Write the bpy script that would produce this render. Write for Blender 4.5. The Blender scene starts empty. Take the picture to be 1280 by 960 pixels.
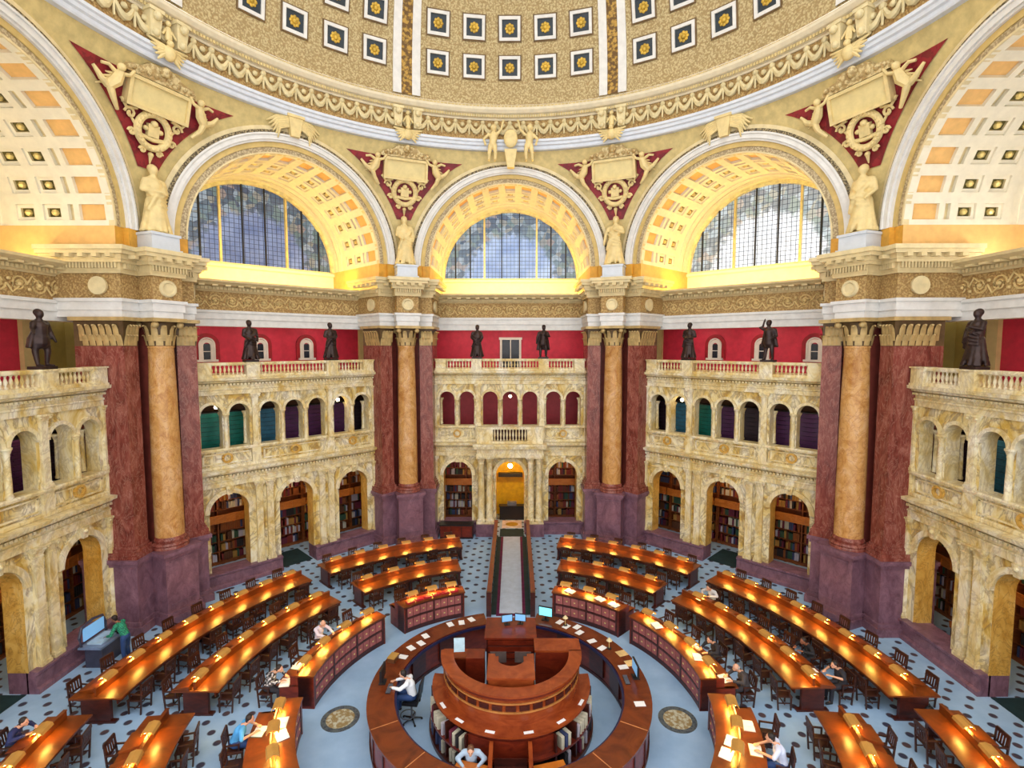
import bpy, bmesh, math, random
from mathutils import Vector, Matrix
random.seed(7)
S = bpy.context.scene
COL = S.collection
pi = math.pi
R_ = math.radians
sin, cos, sqrt = math.sin, math.cos, math.sqrt


# ------------------------------------------------------------------ helpers
def lin(c):
    c = c / 255.0
    return c / 12.92 if c <= 0.04045 else ((c + 0.055) / 1.055) ** 2.4


def C(r, g, b):
    return (lin(r), lin(g), lin(b), 1.0)


class MB:
    """collects vertices and faces (with a material slot each) for one mesh"""

    def __init__(s):
        s.v = []
        s.f = []
        s.m = []

    def add(s, vs, fs, m=0):
        o = len(s.v)
        s.v += [tuple(p) for p in vs]
        for f in fs:
            s.f.append(tuple(i + o for i in f))
            s.m.append(m)
        return s

    def quad(s, a, b, c, d, m=0):
        return s.add([a, b, c, d], [(0, 1, 2, 3)], m)

    def box(s, x0, x1, y0, y1, z0, z1, m=0, M=None):
        vs = [(x, y, z) for x in (x0, x1) for y in (y0, y1) for z in (z0, z1)]
        if M is not None:
            vs = [M @ Vector(p) for p in vs]
        return s.add(vs, [(0, 1, 3, 2), (4, 6, 7, 5), (0, 4, 5, 1), (2, 3, 7, 6), (0, 2, 6, 4), (1, 5, 7, 3)], m)

    def taper(s, x, y, z0, z1, w0, w1, d0, d1, m=0):
        vs = [(x - w0, y - d0, z0), (x + w0, y - d0, z0), (x + w0, y + d0, z0), (x - w0, y + d0, z0),
              (x - w1, y - d1, z1), (x + w1, y - d1, z1), (x + w1, y + d1, z1), (x - w1, y + d1, z1)]
        return s.add(vs, [(0, 3, 2, 1), (4, 5, 6, 7), (0, 1, 5, 4), (1, 2, 6, 5), (2, 3, 7, 6), (3, 0, 4, 7)], m)

    def lathe(s, prof, n=16, c=(0, 0), a0=0.0, a1=2 * pi, m=0, z=0.0):
        """profile [(r, z)], turned about a vertical axis; angles are azimuths from +y"""
        full = abs(a1 - a0 - 2 * pi) < 1e-6
        k = n if full else n + 1
        vs, fs = [], []
        for i in range(k):
            a = a0 + (a1 - a0) * i / n
            for r, h in prof:
                vs.append((c[0] + r * sin(a), c[1] + r * cos(a), z + h))
        P = len(prof)
        for i in range(n):
            j = (i + 1) % k
            for q in range(P - 1):
                fs.append((i * P + q, j * P + q, j * P + q + 1, i * P + q + 1))
        if full:
            if prof[0][0] > 1e-5:
                fs.append(tuple(i * P for i in range(k)))
            if prof[-1][0] > 1e-5:
                fs.append(tuple(i * P + P - 1 for i in range(k)))
        return s.add(vs, fs, m)

    def ring(s, r0, r1, z0, z1, a0, a1, n, c=(0, 0), m=0):
        """box-section sector of a ring"""
        vs, fs = [], []
        for i in range(n + 1):
            a = a0 + (a1 - a0) * i / n
            for r, h in ((r0, z0), (r1, z0), (r1, z1), (r0, z1)):
                vs.append((c[0] + r * sin(a), c[1] + r * cos(a), h))
        for i in range(n):
            for q in range(4):
                w = (q + 1) % 4
                fs.append((i * 4 + q, i * 4 + 4 + q, i * 4 + 4 + w, i * 4 + w))
        fs += [(0, 1, 2, 3), (n * 4, n * 4 + 3, n * 4 + 2, n * 4 + 1)]
        return s.add(vs, fs, m)

    def tube(s, pts, r, n=6, m=0):
        pts = [Vector(p) for p in pts]
        rs = r if isinstance(r, (list, tuple)) else [r] * len(pts)
        vs, fs = [], []
        for i, p in enumerate(pts):
            d = (pts[min(i + 1, len(pts) - 1)] - pts[max(i - 1, 0)]).normalized()
            u = d.cross(Vector((0, 0, 1)))
            if u.length < 1e-3:
                u = d.cross(Vector((0, 1, 0)))
            u.normalize()
            w = d.cross(u)
            for k in range(n):
                a = 2 * pi * k / n
                vs.append(p + (u * cos(a) + w * sin(a)) * rs[i])
        for i in range(len(pts) - 1):
            for k in range(n):
                fs.append((i * n + k, i * n + (k + 1) % n, i * n + n + (k + 1) % n, i * n + n + k))
        fs.append(tuple(range(n)))
        fs.append(tuple(len(vs) - 1 - k for k in range(n)))
        return s.add(vs, fs, m)

    def ball(s, c, r, n=8, k=6, m=0, sc=(1, 1, 1)):
        vs, fs = [], []
        for i in range(k + 1):
            t = pi * i / k
            for j in range(n):
                a = 2 * pi * j / n
                vs.append((c[0] + r * sc[0] * sin(t) * cos(a), c[1] + r * sc[1] * sin(t) * sin(a), c[2] + r * sc[2] * cos(t)))
        for i in range(k):
            for j in range(n):
                fs.append((i * n + j, i * n + n + j, i * n + n + (j + 1) % n, i * n + (j + 1) % n))
        return s.add(vs, fs, m)

    def cap(s, a, b, r0, r1=None, n=10):
        """tapered capsule, for figures"""
        r1 = r0 if r1 is None else r1
        a, b = Vector(a), Vector(b)
        d = b - a
        L = d.length
        d = d.normalized() if L > 1e-6 else Vector((0, 0, 1))
        u = d.cross(Vector((0.3, 1, 0.2))).normalized()
        w = d.cross(u)
        prof = [(-r0, 0.02 * r0), (-0.7 * r0, 0.71 * r0), (0, r0), (L, r1), (L + 0.7 * r1, 0.71 * r1), (L + r1, 0.02 * r1)]
        vs, fs = [], []
        for h, r in prof:
            for k in range(n):
                t = 2 * pi * k / n
                vs.append(a + d * h + (u * cos(t) + w * sin(t)) * r)
        for i in range(len(prof) - 1):
            for k in range(n):
                fs.append((i * n + k, i * n + (k + 1) % n, i * n + n + (k + 1) % n, i * n + n + k))
        fs.append(tuple(range(n)))
        fs.append(tuple(len(vs) - 1 - k for k in range(n)))
        return s.add(vs, fs)

    def profile(s, prof, t0, t1, m=0, caps=True):
        """profile [(y, z)] run along x from t0 to t1"""
        P = len(prof)
        vs = [(t0, y, z) for y, z in prof] + [(t1, y, z) for y, z in prof]
        fs = [(i, i + 1, P + i + 1, P + i) for i in range(P - 1)]
        if caps:
            fs += [tuple(range(P)), tuple(2 * P - 1 - i for i in range(P))]
        return s.add(vs, fs, m)

    def archband(s, tc, zc, r0, r1, yf, yb, n=20, a0=0.0, a1=pi, m=0):
        """half ring standing upright: front face at yf, sides running back to yb"""
        vs, fs = [], []
        for i in range(n + 1):
            a = a0 + (a1 - a0) * i / n
            for r, y in ((r0, yb), (r0, yf), (r1, yf), (r1, yb)):
                vs.append((tc - r * cos(a), y, zc + r * sin(a)))
        for i in range(n):
            for q in range(3):
                fs.append((i * 4 + q, i * 4 + 4 + q, i * 4 + 5 + q, i * 4 + q + 1))
        fs += [(0, 1, 2, 3), (n * 4 + 3, n * 4 + 2, n * 4 + 1, n * 4)]
        return s.add(vs, fs, m)

    def arched(s, t0, t1, z0, z1, ops, y, depth, m=0, mr=0, n=14):
        """wall face in the plane y with round-headed openings (centre, width, sill, spring) and their reveals"""
        cur = t0
        for tc, w, zb, zs in sorted(ops):
            h = w / 2
            s.quad((cur, y, z0), (tc - h, y, z0), (tc - h, y, z1), (cur, y, z1), m)
            if zb > z0 + 1e-4:
                s.quad((tc - h, y, z0), (tc + h, y, z0), (tc + h, y, zb), (tc - h, y, zb), m)
            P = [(tc - h * cos(pi * i / n), zs + h * sin(pi * i / n)) for i in range(n + 1)]
            for (a, b), (c, d) in zip(P, P[1:]):
                s.quad((a, y, b), (c, y, d), (c, y, z1), (a, y, z1), m)
                s.quad((a, y, b), (a, y + depth, b), (c, y + depth, d), (c, y, d), mr)
            for x in (tc - h, tc + h):
                s.quad((x, y, zb), (x, y + depth, zb), (x, y + depth, zs), (x, y, zs), mr)
            if zb > z0 + 1e-4:
                s.quad((tc - h, y, zb), (tc + h, y, zb), (tc + h, y + depth, zb), (tc - h, y + depth, zb), mr)
            cur = tc + h
        s.quad((cur, y, z0), (t1, y, z0), (t1, y, z1), (cur, y, z1), m)
        return s

    def mesh(s, name, mats, smooth=True, ang=40, recalc=True):
        me = bpy.data.meshes.new(name)
        me.from_pydata([tuple(p) for p in s.v], [], s.f)
        mats = mats if isinstance(mats, (list, tuple)) else [mats]
        for x in mats:
            me.materials.append(x)
        me.polygons.foreach_set('material_index', s.m)
        if recalc:
            b = bmesh.new()
            b.from_mesh(me)
            bmesh.ops.remove_doubles(b, verts=b.verts, dist=1e-5)
            bmesh.ops.recalc_face_normals(b, faces=b.faces)
            b.to_mesh(me)
            b.free()
        if smooth:
            me.polygons.foreach_set('use_smooth', [True] * len(me.polygons))
            me.set_sharp_from_angle(angle=R_(ang))
        me.update()
        return me

    def build(s, name, mats, parent=None, loc=(0, 0, 0), rz=0.0, smooth=True, ang=40):
        return ob(name, s.mesh(name, mats, smooth, ang), parent, loc, rz)


def ob(name, me, parent=None, loc=(0, 0, 0), rz=0.0):
    o = bpy.data.objects.new(name, me)
    COL.objects.link(o)
    o.parent = parent
    o.location = loc
    o.rotation_euler = (0, 0, rz)
    return o


def tag(o, label=None, cat=None, group=None, kind=None):
    if label:
        o['label'] = label
    if cat:
        o['category'] = cat
    if group:
        o['group'] = group
    if kind:
        o['kind'] = kind
    return o


def thing(name, label, cat, loc=(0, 0, 0), rz=0.0, group=None):
    return tag(ob(name, None, None, loc, rz), label, cat, group)


def copytree(o, parent=None):
    c = o.copy()
    COL.objects.link(c)
    c.parent = parent
    for ch in list(o.children):
        copytree(ch, c)
    return c


def blob(name, mb, voxel, mat, it=2, dec=None):
    """fuse the pieces of a figure into one continuous smooth surface"""
    me = mb.mesh(name + '_tmp', mat, True, 180)
    o = bpy.data.objects.new(name + '_tmp', me)
    COL.objects.link(o)
    r = o.modifiers.new('r', 'REMESH')
    r.mode = 'VOXEL'
    r.voxel_size = voxel
    q = o.modifiers.new('s', 'SMOOTH')
    q.iterations = it
    q.factor = 0.5
    if dec:
        d = o.modifiers.new('d', 'DECIMATE')
        d.ratio = dec
    dg = bpy.context.evaluated_depsgraph_get()
    dg.update()
    out = bpy.data.meshes.new_from_object(o.evaluated_get(dg))
    out.name = name
    out.materials.clear()
    out.materials.append(mat)
    out.polygons.foreach_set('use_smooth', [True] * len(out.polygons))
    bpy.data.objects.remove(o)
    bpy.data.meshes.remove(me)
    return out


# ------------------------------------------------------------------ materials
def nodes(name):
    m = bpy.data.materials.new(name)
    m.use_nodes = True
    nt = m.node_tree
    return m, nt, nt.nodes['Principled BSDF']


def _pos(nt, scale, obj=False):
    if obj:
        g = nt.nodes.new('ShaderNodeTexCoord')
        src = g.outputs['Object']
    else:
        g = nt.nodes.new('ShaderNodeNewGeometry')
        src = g.outputs['Position']
    mp = nt.nodes.new('ShaderNodeMapping')
    mp.inputs['Scale'].default_value = scale if isinstance(scale, tuple) else (scale,) * 3
    nt.links.new(src, mp.inputs['Vector'])
    return mp.outputs['Vector']


def _noise(nt, vec, scale=1.0, detail=4, rough=0.6, dist=0.0):
    n = nt.nodes.new('ShaderNodeTexNoise')
    n.inputs['Scale'].default_value = scale
    n.inputs['Detail'].default_value = detail
    n.inputs['Roughness'].default_value = rough
    n.inputs['Distortion'].default_value = dist
    nt.links.new(vec, n.inputs['Vector'])
    return n.outputs['Fac']


def _ramp(nt, fac, stops, const=False):
    r = nt.nodes.new('ShaderNodeValToRGB')
    e = r.color_ramp.elements
    if const:
        r.color_ramp.interpolation = 'CONSTANT'
    while len(e) < len(stops):
        e.new(0.5)
    for x, (p, c) in zip(e, stops):
        x.position = p
        x.color = c
    nt.links.new(fac, r.inputs['Fac'])
    return r.outputs['Color']


def _mix(nt, fac, a, b, mode='MIX'):
    x = nt.nodes.new('ShaderNodeMix')
    x.data_type = 'RGBA'
    x.blend_type = mode
    for sock, v in ((x.inputs[0], fac), (x.inputs[6], a), (x.inputs[7], b)):
        if hasattr(v, 'default_value'):
            nt.links.new(v, sock)
        else:
            sock.default_value = v
    return x.outputs[2]


def _bump(nt, b, h, strength=0.4, dist=0.05):
    n = nt.nodes.new('ShaderNodeBump')
    n.inputs['Strength'].default_value = strength
    n.inputs['Distance'].default_value = dist
    nt.links.new(h, n.inputs['Height'])
    nt.links.new(n.outputs['Normal'], b.inputs['Normal'])


def plain(name, c, rough=0.55, metal=0.0, var=0.12, scale=3.0, spec=0.4):
    m, nt, b = nodes(name)
    f = _noise(nt, _pos(nt, scale), 1.0, 3)
    d = tuple(max(0, x * (1 - 2 * var)) for x in c[:3]) + (1,)
    e = tuple(min(1, x * (1 + 2 * var)) for x in c[:3]) + (1,)
    nt.links.new(_ramp(nt, f, [(0.3, d), (0.7, e)]), b.inputs['Base Color'])
    b.inputs['Roughness'].default_value = rough
    b.inputs['Metallic'].default_value = metal
    b.inputs['Specular IOR Level'].default_value = spec
    return m


def marble(name, stops, vein, scale=0.9, rough=0.3, stretch=(1, 1, 0.6), vw=0.035, vamt=0.8):
    m, nt, b = nodes(name)
    p = _pos(nt, tuple(scale * x for x in stretch))
    base = _ramp(nt, _noise(nt, p, 1.3, 6, 0.65, 1.5), stops)
    v = _noise(nt, p, 1.7, 5, 0.6, 2.6)
    band = _ramp(nt, v, [(0.0, (0, 0, 0, 1)), (0.5 - vw, (0, 0, 0, 1)), (0.5, (vamt,) * 3 + (1,)), (0.5 + vw, (0, 0, 0, 1))])
    nt.links.new(_mix(nt, band, base, vein), b.inputs['Base Color'])
    b.inputs['Roughness'].default_value = rough
    b.inputs['Specular IOR Level'].default_value = 0.35
    return m


def ornate(name, hi, lo, scale=3.0, rough=0.55, metal=0.0, bump=0.6, cut=0.42, dist=0.06):
    """raised plaster ornament on a darker painted ground"""
    m, nt, b = nodes(name)
    p = _pos(nt, scale)
    v = nt.nodes.new('ShaderNodeTexVoronoi')
    v.feature = 'SMOOTH_F1'
    v.inputs['Scale'].default_value = 1.0
    nt.links.new(p, v.inputs['Vector'])
    n = _noise(nt, p, 1.8, 3, 0.55, 1.2)
    mul = nt.nodes.new('ShaderNodeMath')
    mul.operation = 'ADD'
    nt.links.new(v.outputs['Distance'], mul.inputs[0])
    nt.links.new(n, mul.inputs[1])
    h = mul.outputs[0]
    nt.links.new(_ramp(nt, h, [(cut + 0.36, hi), (cut + 0.62, lo)]), b.inputs['Base Color'])
    inv = nt.nodes.new('ShaderNodeMath')
    inv.operation = 'SUBTRACT'
    inv.inputs[0].default_value = 1.0
    nt.links.new(h, inv.inputs[1])
    _bump(nt, b, inv.outputs[0], bump, dist)
    b.inputs['Roughness'].default_value = rough
    b.inputs['Metallic'].default_value = metal
    return m


def wood(name, a, c, scale=6.0, rough=0.3, spec=0.5):
    m, nt, b = nodes(name)
    f = _noise(nt, _pos(nt, (scale * .35, scale * .35, scale)), 1.0, 4, 0.6, 1.5)
    nt.links.new(_ramp(nt, f, [(0.3, a), (0.7, c)]), b.inputs['Base Color'])
    b.inputs['Roughness'].default_value = rough
    b.inputs['Specular IOR Level'].default_value = spec
    return m


def glow(name, c, strength):
    m, nt, b = nodes(name)
    b.inputs['Base Color'].default_value = c
    b.inputs['Emission Color'].default_value = c
    b.inputs['Emission Strength'].default_value = strength
    return m


SIENA = marble('siena_marble', [(0.3, C(168, 126, 34)), (0.41, C(206, 172, 88)), (0.5, C(226, 208, 152)), (0.64, C(238, 230, 204))],
               C(112, 88, 76), 0.55, 0.3, vw=0.07, vamt=0.6)
SIENA_PALE = marble('pale_siena_marble', [(0.32, C(206, 172, 90)), (0.48, C(228, 210, 158)), (0.66, C(240, 232, 208))], C(150, 122, 92), 0.7, 0.35, vw=.07, vamt=0.4)
SIENA_GOLD = marble('golden_siena_marble', [(0.3, C(180, 128, 40)), (0.55, C(214, 170, 84)), (0.8, C(226, 198, 130))], C(120, 84, 40), 1.0, 0.3, vamt=0.5)
DADO = marble('plum_marble', [(0.3, C(100, 70, 84)), (0.6, C(136, 100, 116)), (0.8, C(156, 122, 134))], C(84, 56, 68), 1.4, 0.3, vamt=0.4)
REDM = marble('oxblood_marble', [(0.25, C(84, 34, 30)), (0.5, C(128, 64, 54)), (0.75, C(166, 104, 90))], C(184, 136, 120), 1.6, 0.25, (1, 1, .35), vamt=0.4)
OCHREM = marble('ochre_marble', [(0.25, C(164, 104, 44)), (0.5, C(206, 156, 92)), (0.75, C(220, 180, 136))], C(140, 74, 50), 1.1, 0.25, (1, 1, .7), vamt=0.45)
WHITE = plain('white_plaster', C(224, 222, 218), 0.6, var=.04)
CREAM = plain('cream_plaster', C(222, 204, 158), 0.6, var=.06)
TAN = ornate('tan_carved_plaster', C(204, 186, 148), C(158, 138, 104), 14.0, bump=.6, dist=.03)
CRESTM = ornate('crest_plaster', C(222, 202, 150), C(176, 148, 96), 7.0, bump=.6)
BEAD = ornate('beaded_plaster', C(170, 152, 112), C(78, 66, 44), 16.0, bump=.6, dist=.03)
FRIEZE = ornate('gilt_frieze_plaster', C(204, 172, 112), C(166, 130, 78), 14.0, bump=.9, dist=.04)
RELF = plain('gilt_relief_plaster', C(216, 188, 128), .55, var=.08)
DENT = plain('dentil_cream', C(214, 194, 146), .6, var=.06)
DOMEF = ornate('dome_arabesque_plaster', C(216, 198, 150), C(176, 150, 102), 12.0, bump=.9, dist=.05)
GARL = plain('garland_plaster', C(214, 198, 152), 0.6, var=.08)
GOLD = plain('old_gold', C(176, 128, 40), 0.35, 0.3, var=.2)
GOLDBAND = ornate('gold_guilloche', C(190, 150, 66), C(104, 74, 28), 6.0, bump=.6)
GILT = plain('bright_gilt', C(236, 214, 140), 0.3, 0.4, var=.08)
DARKCAP = ornate('bronzed_gilt_leaf', C(164, 136, 84), C(112, 88, 50), 9.0, bump=.3, dist=.03)
PEACH = plain('peach_paint', C(234, 186, 116), 0.6, var=.05)
ORANGE = plain('amber_paint', C(214, 158, 60), 0.6, var=.08)
BARREL = plain('barrel_white_paint', C(236, 228, 206), 0.6, var=.03)
OLIVE = plain('olive_paint', C(92, 84, 40), 0.6)
NAVY = plain('navy_coffer_paint', C(44, 54, 62), 0.5)
MAROON = ornate('maroon_paint', C(142, 28, 40), C(112, 18, 30), 3.0, bump=.1, cut=.5)
GOLDF = plain('spandrel_gold_paint', C(204, 184, 126), 0.6, var=.08)
STATUE = plain('aged_plaster', C(226, 204, 146), 0.6, var=.06)
BRONZE = plain('dark_bronze', C(58, 44, 42), 0.4, 0.5, var=.2)
REDW = plain('crimson_wall_paint', C(204, 48, 76), 0.5, var=.06)
ROSEW = plain('rose_wall_paint', C(168, 52, 66), 0.5, var=.08)
CREAMJ = plain('cream_jamb_paint', C(214, 196, 140), 0.55, var=.04)
OLIVEW = plain('khaki_wall_paint', C(140, 124, 60), 0.55, var=.05)
PANE = plain('dark_pane', C(40, 46, 58), 0.15)
WOODR = wood('red_mahogany', C(84, 24, 14), C(128, 46, 24), 5.0, 0.28)
WOODT = wood('polished_counter_wood', C(118, 46, 20), C(156, 74, 34), 4.0, 0.25)
WOODK = wood('ring_counter_wood', C(82, 32, 16), C(120, 54, 24), 4.0, 0.22)
WOODD = wood('dark_mahogany', C(48, 18, 14), C(84, 34, 24), 6.0, 0.35)
WOODO = wood('desk_top_wood', C(84, 34, 7), C(128, 62, 15), 4.0, 0.35)
WOODC = wood('chair_wood', C(44, 20, 14), C(72, 36, 22), 8.0, 0.4)
SHELFW = wood('bookcase_wood', C(110, 54, 22), C(156, 88, 38), 5.0, 0.45)
BALCW = wood('balcony_wood', C(176, 96, 30), C(206, 128, 52), 5.0, 0.4)
PINKP = plain('rose_drawer_front', C(164, 92, 88), 0.5, var=.12)
HOOD = plain('brass_lamp_hood', C(196, 146, 74), 0.4, 0.2, var=.06)
CLOTHF = plain('carpet_grey', C(188, 200, 220), 0.9, var=.05)
MARO = plain('maroon_carpet_edge', C(96, 22, 66), 0.9)
TEALD = plain('deep_teal_mat', C(18, 48, 54), 0.8)
PAPER = plain('white_paper', C(236, 236, 238), 0.7, var=.02)
BLACK = plain('black_plastic', C(26, 27, 32), 0.4)
GREYP = plain('grey_plastic', C(96, 102, 116), 0.4)
SCREEN = glow('screen_blue', C(120, 176, 225), 0.45)
CYANS = glow('screen_cyan', C(130, 220, 235), 1.0)
BULB = glow('desk_bulb', C(255, 206, 96), 130.0)
GLOBE = glow('globe_glass', C(255, 232, 186), 24.0)
COVE = glow('cove_tube', C(255, 208, 84), 215.0)
COVEW = glow('cove_tube_cream', C(255, 230, 172), 75.0)
COVEX = glow('cove_tube_white', C(252, 246, 238), 65.0)
TEALC = plain('teal_enamel', C(20, 120, 108), 0.4)
PURPC = plain('purple_enamel', C(84, 40, 88), 0.45)
BLUEC = plain('blue_enamel', C(48, 110, 140), 0.45)

# ------------------------------------------------------------------ floor
def floor_mat():
    m, nt, b = nodes('carpet_blue_dotted')
    g = nt.nodes.new('ShaderNodeNewGeometry')
    mp = nt.nodes.new('ShaderNodeMapping')
    mp.inputs['Scale'].default_value = (1.8, 1.8, 0)
    mp.inputs['Rotation'].default_value = (0, 0, R_(45))
    nt.links.new(g.outputs['Position'], mp.inputs['Vector'])
    v = nt.nodes.new('ShaderNodeTexVoronoi')
    v.voronoi_dimensions = '2D'
    v.inputs['Randomness'].default_value = 0.0
    v.inputs['Scale'].default_value = 1.0
    nt.links.new(mp.outputs['Vector'], v.inputs['Vector'])
    dots = _ramp(nt, v.outputs['Distance'], [(0.0, (1, 1, 1, 1)), (0.17, (1, 1, 1, 1)), (0.23, (0, 0, 0, 1))])
    ln = nt.nodes.new('ShaderNodeVectorMath')
    ln.operation = 'LENGTH'
    fl = nt.nodes.new('ShaderNodeMapping')
    fl.inputs['Scale'].default_value = (1, 1, 0)
    nt.links.new(g.outputs['Position'], fl.inputs['Vector'])
    nt.links.new(fl.outputs['Vector'], ln.inputs[0])
    far = nt.nodes.new('ShaderNodeMath')
    far.operation = 'GREATER_THAN'
    far.inputs[1].default_value = 7.2
    nt.links.new(ln.outputs['Value'], far.inputs[0])
    f = nt.nodes.new('ShaderNodeMath')
    f.operation = 'MULTIPLY'
    nt.links.new(dots, f.inputs[0])
    nt.links.new(far.outputs[0], f.inputs[1])
    base = _ramp(nt, _noise(nt, _pos(nt, 0.8), 1.0, 5), [(0.3, C(140, 174, 212)), (0.7, C(166, 198, 232))])
    dotc = _ramp(nt, _noise(nt, _pos(nt, 1.7), 1.0, 2), [(0.4, C(52, 54, 76)), (0.6, C(80, 62, 68))])
    nt.links.new(_mix(nt, f.outputs[0], base, dotc), b.inputs['Base Color'])
    b.inputs['Roughness'].default_value = 0.75
    b.inputs['Specular IOR Level'].default_value = 0.25
    return m


mb = MB()
mb.lathe([(0.0001, 0), (5, 0), (10, 0), (21.6, 0), (21.6, -0.2)], 48)
tag(mb.build('floor', floor_mat()), 'pale blue carpeted floor dotted with small dark rosettes', kind='structure')

# the two inlaid medallions
medal_ground = ornate('mosaic_buff', C(196, 196, 176), C(150, 128, 84), 9.0, bump=.05)
medal_rim = ornate('mosaic_dark_rim', C(60, 70, 84), C(90, 100, 104), 14.0, bump=.05)
for x, w in ((-5.05, 'left'), (5.2, 'right')):
    o = thing('floor_medallion', 'round buff mosaic medallion with dark rim on the blue floor %s of the round counter' % w, 'medallion', (x, -0.2, 0), 0, 'floor medallions')
    MB().lathe([(0.0001, 0.006), (0.42, 0.006), (0.42, 0.0)], 40).build('center_disc', medal_ground, o)
    MB().lathe([(0.42, 0.0), (0.42, 0.008), (0.57, 0.008), (0.57, 0)], 40).build('rim', medal_rim, o)

# ------------------------------------------------------------------ the sides of the octagon
AW = 15.5       # plane of the arcade walls
AZS = (-90, -45, 0, 45, 90)
SIDE = {-90: 'left', -45: 'back_left', 0: 'back', 45: 'back_right', 90: 'right'}
WORDS = {-90: 'left', -45: 'back left', 0: 'back', 45: 'back right', 90: 'right'}
UPT = (-3.75, -2.57, -1.18, 0.0, 1.18, 2.57, 3.75)
LOT = (-3.15, 0.0, 3.15)


def at(az, t, y, z=0.0):
    a = R_(az)
    return (y * sin(a) + t * cos(a), y * cos(a) - t * sin(a), z)


# facade
f = MB()
f.arched(-4.8, 4.8, 0.72, 4.75, [(-3.15, 1.7, 0.72, 3.55), (0, 1.7, 0.72, 3.55), (3.15, 1.7, 0.72, 3.55)], AW, 0.7, 0, 2)
f.arched(-4.8, 4.8, 5.5, 9.1, [(t, 0.9, 6.55, 8.15) for t in UPT], AW, 0.5, 0, 1)
for t in (-4.8, 4.8):
    f.quad((t, AW, 0), (t, AW + 1.0, 0), (t, AW + 1.0, 9.9), (t, AW, 9.9), 0)
FACADE = f.mesh('facade', [SIENA, SIENA_PALE, SIENA_GOLD], False)
# interior shells: alcove below, stack room above, open attic gallery on top
f = MB()
f.box(-8.15, 8.15, 19.4, 19.6, 0, 4.8)
SH_LOW = f.mesh('alcove_back', SHELFW, False)
f = MB()
f.box(-7.9, 7.9, 16.1, 19.6, 4.78, 5.3)
f.box(-7.9, 7.9, 16.0, 20.1, 9.3, 9.84)
SH_SLAB = f.mesh('gallery_slab', CREAM, False)
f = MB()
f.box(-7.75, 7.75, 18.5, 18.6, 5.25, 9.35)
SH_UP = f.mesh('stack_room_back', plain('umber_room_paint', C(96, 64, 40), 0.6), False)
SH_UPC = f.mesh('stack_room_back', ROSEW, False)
f = MB()
f.box(-6.1, 6.1, 20.1, 20.3, 9.8, 12.4)
ATTIC = f.mesh('crimson_wall', REDW, False)
f = MB()
for s in (-1, 1):
    f.box(s * 6.1, s * 6.6, 19.9, 20.3, 9.8, 12.4)
JAMB = f.mesh('cream_jamb', CREAMJ, False)
f = MB()
for s in (-1, 1):
    f.box(s * 6.6, s * 8.4, 20.1, 20.3, 9.8, 12.4)
KHAKI = f.mesh('khaki_wall', OLIVEW, False)
# trim of the facade
f = MB()
f.profile([(15.5, 4.75), (15.4, 4.75), (15.4, 4.98), (15.36, 5.0), (15.36, 5.06), (15.44, 5.08), (15.44, 5.3), (15.3, 5.34), (15.28, 5.4), (15.12, 5.44), (15.1, 5.56), (15.5, 5.6)], -4.8, 4.8)
for i in range(60):
    t = -4.7 + i * 9.4 / 59
    f.box(t - .05, t + .05, 15.3, 15.44, 5.2, 5.3)
CORN1 = f.mesh('lower_cornice', SIENA_PALE, ang=30)
f = MB()
f.profile([(15.5, 9.05), (15.42, 9.05), (15.42, 9.25), (15.38, 9.27), (15.38, 9.34), (15.44, 9.36), (15.44, 9.56), (15.28, 9.62), (15.26, 9.68), (15.1, 9.72), (15.08, 9.84), (15.5, 9.86)], -4.8, 4.8)
for i in range(60):
    t = -4.7 + i * 9.4 / 59
    f.box(t - .05, t + .05, 15.3, 15.44, 9.48, 9.56)
CORN2 = f.mesh('upper_cornice', SIENA_PALE, ang=30)
f = MB()
f.profile([(15.5, 6.4), (15.36, 6.42), (15.34, 6.5), (15.36, 6.56), (15.5, 6.56)], -4.8, 4.8)
f.profile([(15.5, 5.6), (15.4, 5.6), (15.4, 5.7), (15.46, 5.74), (15.5, 5.74)], -4.8, 4.8)
for t in (-4.62, -1.88, 1.88, 4.62):
    f.box(t - .2, t + .2, 15.38, 15.5, 5.6, 6.42)
for c, w in ((-3.16, 2.1), (0, 3.1), (3.16, 2.1)):
    for a, b in ((-w / 2, -w / 2 + .08), (w / 2 - .08, w / 2)):
        f.box(c + a, c + b, 15.44, 15.5, 5.86, 6.3)
    f.box(c - w / 2, c + w / 2, 15.44, 15.5, 5.82, 5.88)
    f.box(c - w / 2, c + w / 2, 15.44, 15.5, 6.26, 6.32)
PARA = f.mesh('parapet_panels', SIENA_PALE, False)
f = MB()
ROU = f.archband(0, 0, 0.15, 0.24, 15.4, 15.5, 20, 0, 2 * pi).mesh('parapet_roundel', SIENA_GOLD)


def pilaster(w, z0, z1, y0, y1, cap=.32):
    f = MB()
    f.box(-w / 2, w / 2, y0, y1, z0, z1 - cap)
    f.box(-w / 2 - .05, w / 2 + .05, y0 - .05, y1, z0, z0 + .12)
    f.box(-w / 2 - .025, w / 2 + .025, y0 - .025, y1, z0 + .12, z0 + .2)
    f.taper(0, (y0 + y1) / 2, z1 - cap, z1 - .07, w / 2, w / 2 + .08, (y1 - y0) / 2, (y1 - y0) / 2 + .06)
    f.box(-w / 2 - .1, w / 2 + .1, y0 - .09, y1, z1 - .07, z1)
    for x in (-w / 2 - .04, w / 2 + .04):
        f.ball((x, y0 - .04, z1 - .12), .055, 8, 5)
    f.box(-w / 2 - .02, w / 2 + .02, y0 - .02, y1, z1 - cap - .04, z1 - cap)
    return f


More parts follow.
